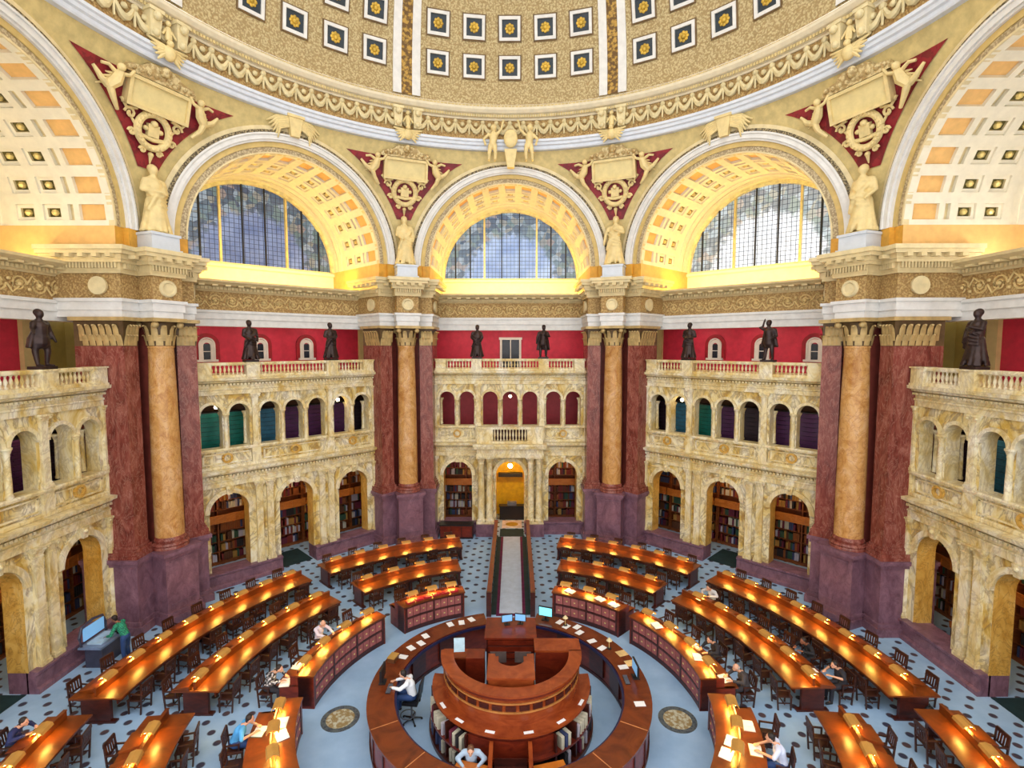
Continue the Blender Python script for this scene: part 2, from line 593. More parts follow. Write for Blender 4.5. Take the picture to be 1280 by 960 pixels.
PIL1 = pilaster(.3, .74, 4.75, 15.36, 15.52).mesh('lower_pilaster', SIENA_PALE, False)
PIL2 = pilaster(.26, 6.56, 9.05, 15.38, 15.52, .26).mesh('upper_pilaster', SIENA_PALE, False)
ARC1 = MB().archband(0, 3.55, .85, 1.06, 15.4, 15.5, 24).mesh('arch_moulding', SIENA_PALE)
ARC2 = MB().archband(0, 8.15, .45, .58, 15.42, 15.5, 18).mesh('small_arch_moulding', SIENA_PALE)
KEY = MB().taper(0, 15.42, 4.36, 4.76, .1, .16, .1, .13).ball((0, 15.3, 4.62), .08).mesh('keystone', SIENA_PALE, False)
f = MB()
f.lathe([(.12, 6.56), (.13, 6.62), (.1, 6.7), (.1, 7.1), (.085, 7.85), (.1, 7.9), (.09, 7.94), (.14, 8.08), (.16, 8.1), (.16, 8.16)], 14)
COLN = f.mesh('colonnette', SIENA_PALE)
f = MB()
for a, b in ((-4.8, -.86), (.86, 4.8)):
    f.profile([(15.6, 0), (15.2, 0), (15.2, .14), (15.26, .18), (15.3, .2), (15.3, .6), (15.22, .66), (15.22, .74), (15.6, .76)], a, b)
f.box(-4.8, -.86, 15.55, 16.2, 0.0, .73)
f.box(.86, 4.8, 15.55, 16.2, 0.0, .73)
DADOM = f.mesh('plum_dado', DADO, ang=30)
# recessed entablature at the foot of the lunette, ledge and lunette wall
f = MB()
f.box(-7.0, 7.0, 17.0, 17.6, 12.25, 12.6, 0)
f.box(-7.0, 7.0, 16.94, 17.6, 12.6, 12.95, 0)
f.box(-7.0, 7.0, 16.88, 17.6, 12.9, 13.02, 0)
ENT_A = f.mesh('architrave', WHITE, False)
ENT_F = MB().box(-7.0, 7.0, 17.0, 17.6, 13.02, 13.95).mesh('scroll_frieze', FRIEZE, False)
f = MB()
f.profile([(17.4, 13.9), (16.95, 13.9), (16.9, 13.97), (16.84, 13.98), (16.84, 14.14), (16.5, 14.2), (16.45, 14.26), (16.3, 14.32), (16.28, 14.42), (17.6, 14.44)], -6.8, 6.8)
for i in range(80):
    t = -6.6 + i * 13.2 / 79
    f.box(t - .05, t + .05, 16.76, 16.86, 13.99, 14.12)
for i in range(24):
    t = -6.5 + i * 13 / 23
    f.box(t - .12, t + .12, 16.42, 16.84, 14.13, 14.21)
ENT_C = f.mesh('cornice', DENT, ang=30)
f = MB()
for i in range(15):
    c = -5.25 + i * .75
    sg = 1 if i % 2 else -1
    f.tube([(c + .3 * (1 - j / 22) * cos(j * .6), 16.98, 13.47 + sg * .3 * (1 - j / 22) * sin(j * .6)) for j in range(18)], .035, 5)
    f.tube([(c + .3, 16.98, 13.47), (c + .5, 16.97, 13.47 + sg * .3), (c + .75, 16.98, 13.47 + sg * .1)], .04, 5)
    f.ball((c, 16.96, 13.47), .09, 7, 5)
    f.ball((c + .37, 16.96, 13.3 if sg > 0 else 13.62), .07, 6, 4)
ENT_R = f.mesh('scroll_relief', RELF)
f = MB()
f.box(-7.2, 7.2, 17.0, 20.3, 14.2, 14.43)
LEDGE = f.mesh('window_ledge', CREAM, False)
f = MB()
f.box(-5.2, 5.2, 20.1, 20.5, 14.4, 15.72)
f.profile([(20.1, 15.5), (19.95, 15.56), (19.95, 15.7), (20.1, 15.74)], -4.6, 4.6)
SILLW = f.mesh('window_breast', plain('breast_cream', C(248, 238, 214), .6, var=.03), False)
CEIL2 = MB().box(-7.6, 7.6, 17.3, 20.3, 12.38, 12.5).mesh('attic_soffit', WHITE, False)
# arch orders
f = MB()
f.archband(0, 15.8, 4.55, 4.62, 14.66, 14.9, 64, m=1)
f.archband(0, 15.8, 4.62, 4.84, 14.7, 14.9, 64, m=0)
f.archband(0, 15.8, 4.84, 5.08, 14.66, 14.9, 64, m=2)
ARCH_T = f.mesh('carved_arch_band', [TAN, CREAM, plain('arch_gold_paint', C(206, 178, 112), .6, var=.06)], ang=30)
f = MB()
for r0, r1, y in ((5.06, 5.14, 14.56), (5.14, 5.34, 14.48), (5.34, 5.42, 14.42)):
    f.archband(0, 15.8, r0, r1, y, 14.8, 64)
ARCH_W = f.mesh('white_arch_moulding', WHITE, ang=30)
f = MB()
f.archband(0, 15.8, 5.42, 5.56, 14.5, 14.8, 64, m=0)
f.archband(0, 15.8, 5.56, 5.74, 14.54, 14.8, 64, m=1)
ARCH_B = f.mesh('beaded_arch_edge', [BEAD, CREAM], ang=30)
f = MB()
for s in (-1, 1):
    f.box(s * 4.56, s * 5.0, 14.7, 15.0, 14.95, 15.8, 0)
    f.box(s * 4.98, s * 5.45, 14.5, 14.9, 14.95, 15.8, 0)
    f.box(s * 5.4, s * 5.75, 14.54, 14.9, 14.95, 15.8, 1)
ARCH_J = f.mesh('arch_foot', [ORANGE, CREAM], False)


# coffered barrel in front of each lunette
def barrel():
    f = MB()
    r = 4.55
    y = 14.7
    cols = [(.3, 0), (.95, 1), (.22, 0), (.2, 2), (.26, 0), (.68, 3), (.32, 0), (.68, 3), (.34, 0)]
    n = 15
    c = pi / n

    def P(rr, a, yy):
        return (-rr * cos(a), yy, 15.8 + rr * sin(a))

    def inset(r0, r1, a0, a1, y0, y1, ka, ky, mside, mi):
        """step the cell from radius r0 to r1 inside a frame; returns the inner cell"""
        b0, b1, x0, x1 = a0 + ka, a1 - ka, y0 + ky, y1 - ky
        O = [(a0, y0), (a1, y0), (a1, y1), (a0, y1)]
        I = [(b0, x0), (b1, x0), (b1, x1), (b0, x1)]
        for k in range(4):
            j = (k + 1) % 4
            if ka > 0:
                f.quad(P(r0, *O[k]), P(r0, *O[j]), P(r0, *I[j]), P(r0, *I[k]), mi)
            f.quad(P(r0, *I[k]), P(r0, *I[j]), P(r1, *I[j]), P(r1, *I[k]), mside)
        return b0, b1, x0, x1
    for w, kind in cols:
        for i in range(n):
            a0, a1 = c * i, c * (i + 1)
            y0, y1 = y, y + w
            if kind == 0:
                k = .2 * c
                for u0, u1 in ((a0, a0 + k), (a0 + k, a1 - k), (a1 - k, a1)):
                    f.quad(P(r, u0, y0), P(r, u1, y0), P(r, u1, y1), P(r, u0, y1), 0)
                continue
            k = .2 * c
            for u0, u1 in ((a0, a0 + k), (a1 - k, a1)):
                f.quad(P(r, u0, y0), P(r, u1, y0), P(r, u1, y1), P(r, u0, y1), 0)
            b0, b1 = a0 + k, a1 - k
            if kind in (1, 2):
                b0, b1, x0, x1 = inset(r, r + .13, b0, b1, y0, y1, 0, 0, 0, 0)
                f.quad(P(r + .13, b0, x0), P(r + .13, b1, x0), P(r + .13, b1, x1), P(r + .13, b0, x1), 1 if kind == 1 else 2)
            else:
                b0, b1, x0, x1 = inset(r, r + .08, b0, b1, y0, y1, 0, 0, 0, 0)
                b0, b1, x0, x1 = inset(r + .08, r + .17, b0, b1, x0, x1, .028, .1, 2, 0)
                f.quad(P(r + .17, b0, x0), P(r + .17, b1, x0), P(r + .17, b1, x1), P(r + .17, b0, x1), 3)
                am, ym = (b0 + b1) / 2, (x0 + x1) / 2
                q = P(r + .14, am, ym)
                f.ball(q, .13, 8, 4, 4)
        y += w
    for d0, d1, rr in ((0, .3, .06), (.3, .42, .0), (.42, .9, .1), (.9, 1.05, .03), (1.05, 20.2 - y, .0)):
        f.archband(0, 15.8, r + rr, r + .3, y + d0, y + d1 + .3, 48, m=5)
    for s in (-1, 1):
        f.quad((s * r, 14.7, 14.4), (s * r, 20.2, 14.4), (s * r, 20.2, 15.8), (s * r, 14.7, 15.8), 1)
    return f.mesh('coffered_barrel', [BARREL, PEACH, CREAM, OLIVE, GILT, BARREL], ang=20, recalc=False)


BARRELM = barrel()


# ------------------------------------------------------------------ the stained glass lunettes
def glass_mat(name, sky, pale, strength):
    m, nt, b = nodes(name)
    tc = nt.nodes.new('ShaderNodeTexCoord')
    mp = nt.nodes.new('ShaderNodeMapping')
    mp.inputs['Location'].default_value = (0, 0, -15.7)
    mp.inputs['Scale'].default_value = (1, 0, 1)
    nt.links.new(tc.outputs['Object'], mp.inputs['Vector'])
    ln = nt.nodes.new('ShaderNodeVectorMath')
    ln.operation = 'LENGTH'
    nt.links.new(mp.outputs['Vector'], ln.inputs[0])
    wob = _noise(nt, mp.outputs['Vector'], 2.2, 2)
    ad = nt.nodes.new('ShaderNodeMath')
    ad.operation = 'MULTIPLY_ADD'
    ad.inputs[1].default_value = 1.5
    nt.links.new(wob, ad.inputs[0])
    nt.links.new(ln.outputs['Value'], ad.inputs[2])
    band = _ramp(nt, _scale(nt, ad.outputs[0], 1 / 6.0), [(.59, (0, 0, 0, 1)), (.65, (1, 1, 1, 1))])
    v = nt.nodes.new('ShaderNodeTexVoronoi')
    v.voronoi_dimensions = '3D'
    v.inputs['Scale'].default_value = 2.6
    nt.links.new(mp.outputs['Vector'], v.inputs['Vector'])
    sep = nt.nodes.new('ShaderNodeSeparateColor')
    nt.links.new(v.outputs['Color'], sep.inputs[0])
    petals = _ramp(nt, sep.outputs[0], [(0.0, C(40, 62, 64)), (.2, C(96, 120, 96)), (.36, C(150, 166, 170)), (.52, C(50, 76, 78)),
                                        (.64, C(140, 136, 104)), (.76, C(84, 112, 112)), (.9, C(34, 46, 56)), (.97, C(150, 130, 104))], True)
    field = _ramp(nt, _noise(nt, mp.outputs['Vector'], .7, 4), [(.3, sky), (.7, pale)])
    petals = _mix(nt, .3, petals, field)
    col = _mix(nt, band, field, petals)
    b.inputs['Base Color'].default_value = (.02, .02, .02, 1)
    b.inputs['Roughness'].default_value = .2
    nt.links.new(col, b.inputs['Emission Color'])
    b.inputs['Emission Strength'].default_value = strength
    return m


def _scale(nt, v, k):
    x = nt.nodes.new('ShaderNodeMath')
    x.operation = 'MULTIPLY'
    x.inputs[1].default_value = k
    nt.links.new(v, x.inputs[0])
    return x.outputs[0]


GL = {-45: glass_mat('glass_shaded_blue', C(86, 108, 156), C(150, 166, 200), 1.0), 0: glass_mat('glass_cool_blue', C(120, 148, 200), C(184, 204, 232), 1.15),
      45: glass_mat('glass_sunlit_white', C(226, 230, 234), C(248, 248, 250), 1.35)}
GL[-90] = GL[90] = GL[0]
f = MB()
PT = [(-4.5 * cos(pi * i / 48), 15.74 + 4.5 * sin(pi * i / 48)) for i in range(49)]
f.add([(x, 20.3, z) for x, z in PT] + [(x, 20.34, z) for x, z in PT], [tuple(range(49)), tuple(range(97, 48, -1))])
GLASSF = f
WFR = MB().archband(0, 15.74, 4.42, 4.6, 20.05, 20.34, 48).box(-4.5, 4.5, 20.05, 20.34, 15.68, 15.8).mesh('gilt_frame', plain('frame_gilt', C(240, 226, 170), .4), ang=30)


def hgt(t):
    return 15.74 + sqrt(max(0, 4.45 ** 2 - t * t))


MUL = MB()
MULM = {}
for t in (-1.75, 1.75):
    MULM[t] = MB().box(t - .055, t + .055, 20.1, 20.32, 15.76, hgt(t)).mesh('gilt_mullion', GILT, False)
for t in (-3.7, -2.7, -.6, .6, 2.7, 3.7):
    MULM[t] = MB().box(t - .035, t + .035, 20.18, 20.32, 15.76, hgt(t)).mesh('dark_mullion', BLACK, False)
f = MB()
k = -4.25
while k < 4.3:
    f.box(k - .009, k + .009, 20.27, 20.31, 15.76, hgt(k))
    k += .25
k = 15.98
while k < 20.1:
    w = sqrt(4.45 ** 2 - (k - 15.74) ** 2)
    f.box(-w, w, 20.27, 20.31, k - .009, k + .009)
    k += .25
LEADS = f.mesh('lead_lattice', plain('lead_grey', C(52, 60, 80), .5), False)
COVEM = MB().tube([(-4.3, 17.85, 14.475), (4.3, 17.85, 14.475)], .035, 8).mesh('cove_light_tube', COVE)
COVEN = MB().tube([(-4.3, 17.85, 14.475), (4.3, 17.85, 14.475)], .035, 8).mesh('cove_light_tube', COVEW)

# attic windows and door
f = MB()
f.archband(0, 11.35, .33, .4, 19.98, 20.1, 16)
f.box(-.4, -.33, 19.98, 20.1, 10.55, 11.35)
f.box(.33, .4, 19.98, 20.1, 10.55, 11.35)
f.box(-.5, .5, 19.9, 20.1, 10.45, 10.57)
ATW = f.mesh('white_window_surround', WHITE, False)
f = MB()
f.archband(0, 11.3, .17, .35, 20.02, 20.1, 14)
f.box(-.35, -.17, 20.02, 20.1, 10.55, 11.3)
f.box(.17, .35, 20.02, 20.1, 10.55, 11.3)
f.box(-.17, .17, 20.03, 20.1, 10.98, 11.02)
ATW2 = f.mesh('white_sash', WHITE, False)
ATG = MB().box(-.18, .18, 20.07, 20.09, 10.55, 11.4).mesh('dark_pane', PANE, False)
MOR = MB().archband(0, 11.35, .4, .62, 20.03, 20.1, 16).box(-.62, -.4, 20.03, 20.1, 10.5, 11.35).box(.4, .62, 20.03, 20.1, 10.5, 11.35).mesh('red_niche_edge', plain('niche_red', C(150, 20, 36), .5), False)

ORD = ('first', 'second', 'third', 'fourth', 'fifth', 'sixth', 'seventh', 'eighth', 'ninth', 'tenth', 'eleventh', 'twelfth', 'thirteenth', 'fourteenth', 'fifteenth', 'sixteenth')
wn = 0
for az in AZS:
    rz = -R_(az)
    w = ob('wall_' + SIDE[az], FACADE, None, (0, 0, 0), rz)
    tag(w, 'veined yellow marble arcade wall on the %s side of the octagon' % WORDS[az], kind='structure')
    for n, me in (('alcove_back', SH_LOW), ('gallery_slab', SH_SLAB), ('stack_room_back', SH_UPC if az == 0 else SH_UP), ('crimson_wall', ATTIC), ('cream_jamb', JAMB), ('khaki_wall', KHAKI),
                  ('lower_cornice', CORN1), ('upper_cornice', CORN2), ('parapet_panels', PARA), ('plum_dado', DADOM), ('architrave', ENT_A), ('scroll_frieze', ENT_F), ('scroll_relief', ENT_R), ('cornice', ENT_C),
                  ('window_ledge', LEDGE), ('window_breast', SILLW), ('attic_soffit', CEIL2), ('carved_arch_band', ARCH_T), ('white_arch_moulding', ARCH_W), ('beaded_arch_edge', ARCH_B),
                  ('arch_foot', ARCH_J), ('coffered_barrel', BARRELM)):
        ob(n, me, w)
    for t in (-3.16, 0, 3.16):
        if not (az == 0 and t == 0):
            ob('parapet_roundel', ROU, w, (t, 0, 6.08))
    for t in (-4.5, -4.1 - .0, -1.83, -1.33, 1.33, 1.83, 4.5):
        if t != -4.1 and not (az == 0 and abs(t) < 2):
            ob('lower_pilaster', PIL1, w, (t, 0, 0))
    for t in (-4.5, -1.88, 1.88, 4.5):
        ob('upper_pilaster', PIL2, w, (t, 0, 0))
    for t in LOT:
        ob('arch_moulding', ARC1, w, (t, 0, 0))
        ob('keystone', KEY, w, (t, 0, 0))
    for t in UPT:
        ob('small_arch_moulding', ARC2, w, (t, 0, 0))
    for t in (-3.16, -.59, .59, 3.16):
        ob('colonnette', COLN, w, (t, 15.46, 0))
    for t in (-4.2, -3.16, -2.1, -.59, .59, 2.1, 3.16, 4.2):
        ob('colonnette', COLN, w, (t, 16.15, 0))
    # stained glass lunette
    wn += 1
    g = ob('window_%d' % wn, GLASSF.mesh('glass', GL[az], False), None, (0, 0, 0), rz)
    tag(g, 'half-round stained glass lunette above the %s side cornice' % WORDS[az], kind='structure')
    ob('gilt_frame', WFR, g)
    for t, me in MULM.items():
        ob('gilt_mullion' if abs(t) == 1.75 else 'dark_mullion', me, g)
    ob('lead_lattice', LEADS, g)
    if az == 90:
        COVEN = COVEN.copy()
        COVEN.materials[0] = COVEX
    tag(ob('cove_light', COVEN if abs(az) == 90 else COVEM, None, (0, 0, 0), rz), 'warm cove light tube on the ledge below the %s lunette' % WORDS[az], 'cove light', 'cove lights')
    if az == 0:
        continue
    for i, t in enumerate((-2.65, .05, 2.69)):
        wn += 1
        a = ob('window_%d' % wn, ATW, None, at(az, t, 0), rz)
        tag(a, 'small white arched window, %s along the crimson attic of the %s side' % (ORD[i], WORDS[az]), kind='structure')
        ob('white_sash', ATW2, a)
        ob('dark_pane', ATG, a)
        ob('niche_edge', MOR, a)
# attic door on the back side
d = MB().box(-.72, -.58, 19.95, 20.1, 9.85, 11.75).box(.58, .72, 19.95, 20.1, 9.85, 11.75).box(-.78, .78, 19.93, 20.1, 11.7, 11.86).build('door_1', WHITE)
tag(d, 'white framed dark door in the crimson attic wall of the back side', kind='structure')
MB().box(-.58, .58, 20.04, 20.1, 9.85, 11.7).build('door_leaf', PANE, d)
MB().box(-.03, .03, 20.0, 20.04, 9.9, 11.7).build('door_meeting_rail', WHITE, d)

# entrance pavilion in the middle of the back side
f = MB()
f.box(-1.98, 1.98, 14.78, 15.5, 4.75, 5.0)
f.box(-1.95, 1.95, 14.82, 15.5, 5.0, 5.3)
f.box(-2.1, 2.1, 14.6, 15.5, 5.3, 5.44)
f.box(-2.16, 2.16, 14.52, 15.5, 5.44, 5.58)
f.box(-1.95, 1.95, 14.85, 15.45, 5.58, 5.72)
f.box(-1.95, 1.95, 14.82, 15.1, 6.42, 6.56)
for s in (-1, 1):
    f.box(s * 1.0, s * 1.95, 14.86, 15.06, 5.72, 6.42)
    f.box(s * 1.95, s * 1.75, 15.06, 15.5, 5.72, 6.56)
p = f.build('trim_1', SIENA_PALE, smooth=False)
tag(p, 'projecting marble balcony above the central doorway of the back wall', kind='structure')
BAL = MB().lathe([(.045, 0), (.05, .05), (.028, .1), (.03, .16), (.06, .28), (.055, .36), (.028, .52), (.045, .58), (.045, .62)], 8).mesh('baluster', SIENA_PALE)
for i in range(11):
    o = ob('baluster', BAL, p, (-.9 + i * .18, 14.96, 5.75))
    o.scale = (1, 1, 1.08)
COL2 = MB().box(-.27, .27, -.27, .27, .74, .86).lathe([(.25, .86), (.26, .93), (.21, 1.0), (.2, 1.05), (.2, 2.2), (.165, 4.3), (.19, 4.34), (.17, 4.38), (.24, 4.62), (.28, 4.66)], 18).box(-.28, .28, -.28, .28, 4.66, 4.75).mesh('pavilion_column', SIENA_PALE)
for t in (-1.72, -1.22, 1.22, 1.72):
    ob('pavilion_column', COL2, p, (t, 15.12, 0))
f = MB()
for s in (-1, 1):
    f.box(s * .95, s * 2.02, 14.75, 15.4, 0, .74)
f.build('pavilion_dado', DADO, p, smooth=False)
# vestibule behind the doorway
f = MB()
f.box(-1.9, 1.9, 19.0, 19.1, 0, 4.7, 0)
f.build('vestibule_back', plain('mustard_wall', C(186, 160, 26), .5), p, smooth=False)
f = MB()
for i in range(16):
    a, b = pi * i / 16, pi * (i + 1) / 16
    f.quad((-1.3 * cos(a), 16.3, 3.4 + 1.1 * sin(a)), (-1.3 * cos(b), 16.3, 3.4 + 1.1 * sin(b)), (-1.3 * cos(b), 18.9, 3.4 + 1.1 * sin(b)), (-1.3 * cos(a), 18.9, 3.4 + 1.1 * sin(a)))
for s in (-1, 1):
    f.quad((s * 1.3, 16.3, 0), (s * 1.3, 18.9, 0), (s * 1.3, 18.9, 3.4), (s * 1.3, 16.3, 3.4))
f.build('vestibule_vault', ORANGE, p)
f = MB()
f.box(-.8, .8, 18.3, 18.6, 2.7, 2.95)
f.build('vestibule_lintel', BLACK, p, smooth=False)
MB().box(-1.0, 1.05, 15.3, 15.4, 5.72, 6.42).build('balcony_shade_panel', plain('painted_shade_umber', C(74, 44, 34), .6), p, smooth=False)  # dark panel standing in for the shade behind the balusters

# ------------------------------------------------------------------ the piers
RC = 15.24
TH = R_(22.5)


def pier_layer(f, z0, z1, off, m=0, deep=16.6, col=True, pil=True):
    if col:
        f.box(-.6 - off, .6 + off, RC - .6 - off, RC + 1.2, z0, z1, m)
    if pil:
        for s in (-1, 1):
            # wall frame turned by +-22.5 degrees: pilaster beside the column
            M = Matrix.Rotation(-s * TH, 4, 'Z')
            a, b = sorted((-s * 5.5, -s * (4.45 - off)))
            f.box(a, b, 14.53 - off, deep, z0, z1, m, M)
    return f


f = MB()
pier_layer(f, 0, .32, .22)
pier_layer(f, .32, .5, .15)
pier_layer(f, .5, 2.72, .08)
pier_layer(f, 2.72, 2.86, .14)
pier_layer(f, 2.86, 3.02, .22)
for z in (.8, 2.6):
    f.box(-.5, .5, RC - .71, RC - .66, z - .03, z + .03)
PED = f.mesh('pedestal', DADO, False)
PCORE = MB()
for s in (-1, 1):
    PCORE.box(*sorted((-s * 5.72, -s * 5.1)), 14.95, 16.8, 3.0, 12.4, 0, Matrix.Rotation(-s * TH, 4, 'Z'))
PCORE.box(-.46, .46, RC + .1, 16.8, 3.0, 12.4)
PCORE = PCORE.mesh('pier_core', plain('core_red_marble', C(112, 52, 44), .3), False)
f = MB().lathe([(.68, 3.0), (.68, 3.1), (.66, 3.14), (.7, 3.2), (.66, 3.28), (.58, 3.3), (.6, 3.38), (.57, 3.44), (.53, 3.5)], 32, (0, RC))
CBASE = f.mesh('column_base', REDM)
f = MB().lathe([(.53, 3.5), (.53, 5.5), (.515, 7.5), (.49, 9.5), (.455, 11.2), (.48, 11.24), (.47, 11.3)], 36, (0, RC))
CSHAFT = f.mesh('column_shaft', OCHREM)


def leaf(f, M, w, h, out):
    """curling acanthus leaf"""
    rows = [(0, .0, w), (.35 * h, .02, w), (.7 * h, .05, w * .95), (.95 * h, out * .7, w * .75), (h, out, w * .5), (.9 * h, out * 1.25, w * .25)]
    vs = []
    for z, o, ww in rows:
        vs += [M @ Vector((-ww, -o, z)), M @ Vector((0, -o - .03, z)), M @ Vector((ww, -o, z))]
    fs = []
    for i in range(len(rows) - 1):
        for q in (0, 1):
            fs.append((i * 3 + q, i * 3 + q + 1, i * 3 + q + 4, i * 3 + q + 3))
    f.add(vs, fs, 1)


LEAFG = plain('gilded_leaf', C(186, 158, 104), .45, .1, var=.12)
BELLD = plain('bell_umber', C(92, 70, 42), .5, var=.15)
f = MB()
f.lathe([(.47, 11.3), (.46, 11.4), (.47, 11.9), (.56, 12.2), (.66, 12.26)], 24, (0, RC))
for k in range(10):
    for row, (z, h, o) in enumerate(((11.32, .42, .1), (11.5, .62, .16))):
        a = 2 * pi * (k + .5 * row) / 10
        leaf(f, Matrix.Translation((0, RC, z)) @ Matrix.Rotation(a, 4, 'Z') @ Matrix.Translation((0, -.47, 0)), .12, h, o)
for sx in (-1, 1):
    for sy in (-1, 1):
        f.ball((sx * .5, RC + sy * .5, 12.14), .14, 8, 6, 1)
f.box(-.68, .68, RC - .68, RC + .68, 12.26, 12.4, 1)
CCAP = f.mesh('column_capital', [BELLD, LEAFG], recalc=False)
PS, PC, PB = {}, {}, {}
for s in (-1, 1):
    M = Matrix.Rotation(-s * TH, 4, 'Z')
    a, b = sorted((-s * 5.18, -s * 4.45))
    f = MB().box(a, b, 14.53, 16.4, 3.5, 11.3, 0, M)
    PS[s] = f.mesh('pilaster_shaft', REDM, False)
    f = MB()
    for z0, z1, o in ((3.0, 3.14, .16), (3.14, 3.28, .13), (3.28, 3.4, .08), (3.4, 3.5, .03)):
        f.box(a - o, b + o, 14.53 - o, 16.4, z0, z1, 0, M)
    PB[s] = f.mesh('pilaster_base', REDM, False)
    f = MB()
    f.box(a, b, 14.53, 16.4, 11.3, 12.26, 0, M)
    for i in range(4):
        for z, h, o, dx in ((11.32, .42, .1, 0), (11.5, .62, .15, .09)):
            leaf(f, M @ Matrix.Translation((a + .1 + dx + i * (b - a - .2) / 3.3, 14.53, z)), .1, h, o)
    inner = a if s == -1 else b
    rot = -pi / 2 if s == -1 else pi / 2
    for i in range(6):
        for z, h, o, dx in ((11.32, .42, .1, 0), (11.5, .62, .15, .12)):
            leaf(f, M @ Matrix.Translation((inner, 14.66 + dx + i * .26, z)) @ Matrix.Rotation(rot, 4, 'Z'), .11, h, o)
    f.box(a - .14, b + .14, 14.38, 16.5, 12.26, 12.4, 1, M)
    PC[s] = f.mesh('pilaster_capital', [BELLD, LEAFG], recalc=False)
f = MB()
pier_layer(f, 12.4, 12.66, 0, 0, 17.3)
pier_layer(f, 12.66, 12.98, .05, 0, 17.3)
pier_layer(f, 12.98, 13.1, .12, 0, 17.3)
PARCH = f.mesh('architrave', WHITE, False)
f = MB()
pier_layer(f, 13.1, 14.02, .0, 0, 17.3)
PFRZ = f.mesh('frieze', FRIEZE, False)
f = MB()
f.lathe([(.0001, 0), (.2, 0), (.24, .05), (.3, .05), (.34, 0), (.34, -.1)], 20)
me = f.mesh('frieze_boss', [CREAM])
for v in me.vertices:
    v.co = Vector((v.co.x * 1.0, -v.co.z, v.co.y))
BOSS = me
f = MB()
pier_layer(f, 14.02, 14.12, .1, 0, 17.3)
pier_layer(f, 14.12, 14.4, .12, 0, 17.3)
pier_layer(f, 14.4, 14.52, .26, 0, 17.3)
pier_layer(f, 14.52, 14.7, .3, 0, 17.3)
for s in (-1, 1):
    M = Matrix.Rotation(-s * TH, 4, 'Z')
    inn = -s * (4.45 - .12)
    for i in range(22):
        y = 14.5 + i * .12
        f.box(*sorted((inn, inn + s * .1)), y, y + .07, 14.2, 14.4, 0, M)
    for i in range(5):
        y = 14.45 + i * .5
        f.box(*sorted((inn + s * .12, inn + s * .42)), y, y + .2, 14.56, 14.7, 0, M)
    for i in range(9):
        t = -s * (4.5 + i * .1)
        f.box(t - .03, t + .03, 14.3, 14.42, 14.2, 14.4, 0, M)
    for i in range(2):
        t = -s * (4.6 + i * .5)
        f.box(t - .1, t + .1, 13.95, 14.3, 14.56, 14.7, 0, M)
for i in range(12):
    x = -.66 + i * .12
    f.box(x - .03, x + .03, RC - .82, RC - .7, 14.2, 14.4)
for i in range(4):
    x = -.6 + i * .4
    f.box(x - .1, x + .1, RC - 1.1, RC - .8, 14.56, 14.7)
PDEN = f.mesh('dentil_course', DENT, False)
f = MB()
pier_layer(f, 14.7, 14.84, .44, 0, 17.3)
pier_layer(f, 14.84, 15.0, .52, 0, 17.3)
PCOR = f.mesh('cornice', CREAM, False)
f = MB()
f.box(-.62, .62, RC - .72, RC + 1.0, 15.0, 15.12)
f.box(-.55, .55, RC - .65, RC + 1.0, 15.12, 15.62)
f.box(-.6, .6, RC - .7, RC + 1.0, 15.62, 15.72)
PPLI = f.mesh('statue_plinth', plain('pale_blue_plinth', C(206, 214, 226), .55, var=.03), False)
PAZ = (-67.5, -22.5, 22.5, 67.5)
PW = {-67.5: 'near left', -22.5: 'left of the central doorway', 22.5: 'right of the central doorway', 67.5: 'near right'}
PL = {-67.5: 'towering red and ochre marble pier nearest on the left, beside the copier',
      -22.5: 'red and ochre marble pier just left of the central doorway',
      22.5: 'red and ochre marble pier just right of the central doorway',
      67.5: 'towering red and ochre marble pier nearest on the right'}
PIERS = {}
for az in PAZ:
    o = thing('marble_pier', PL[az], 'pier', (0, 0, 0), -R_(az), 'great piers of the octagon')
    PIERS[az] = o
    for n, me in (('pedestal', PED), ('pier_core', PCORE), ('column_base', CBASE), ('column_shaft', CSHAFT), ('column_capital', CCAP), ('pilaster_shaft', PS[-1]), ('pilaster_shaft', PS[1]),
                  ('pilaster_base', PB[-1]), ('pilaster_base', PB[1]), ('pilaster_capital', PC[-1]), ('pilaster_capital', PC[1]), ('architrave', PARCH), ('frieze', PFRZ), ('dentil_course', PDEN),
                  ('cornice', PCOR), ('statue_plinth', PPLI)):
        ob(n, me, o)
    ob('frieze_boss', BOSS, o, (0, RC - .66, 13.56))
    for s in (-1, 1):
        M = Matrix.Rotation(-s * TH, 4, 'Z')
        q = M @ Vector((-s * 4.4, 15.3, 13.56))
        b = ob('frieze_boss', BOSS, o, q, 0)
        b.rotation_euler = (0, 0, -s * TH - s * pi / 2)

# ------------------------------------------------------------------ pendentives, drum, dome
AF, RO, ZC = 14.62, 5.74, 15.8


def pend(ro, zt, push, n=26, k=18, zb=None):
    """spherical triangle between two arches; in the frame of the pier (radial = +y)"""
    f = MB()
    rows = []
    z0 = ZC + .02 if zb is None else zb
    for i in range(n + 1):
        z = z0 + (zt - z0) * i / n
        t = sqrt(max(0.0, ro * ro - (z - ZC) ** 2)) if z - ZC < ro else 0.0
        half = TH - math.atan2(t, AF)
        rho = sqrt(max(AF * AF + RO * RO - (z - ZC) ** 2, 1)) - push
        rows.append((z, half, rho))
    rows = [r for r in rows if r[1] > 0]
    vs = []
    for z, half, rho in rows:
        for j in range(k + 1):
            a = half * (2 * j / k - 1)
            vs.append((rho * sin(a), rho * cos(a), z))
    fs = []
    for i in range(len(rows) - 1):
        for j in range(k):
            fs.append((i * (k + 1) + j, i * (k + 1) + j + 1, (i + 1) * (k + 1) + j + 1, (i + 1) * (k + 1) + j))
    return f.add(vs, fs)


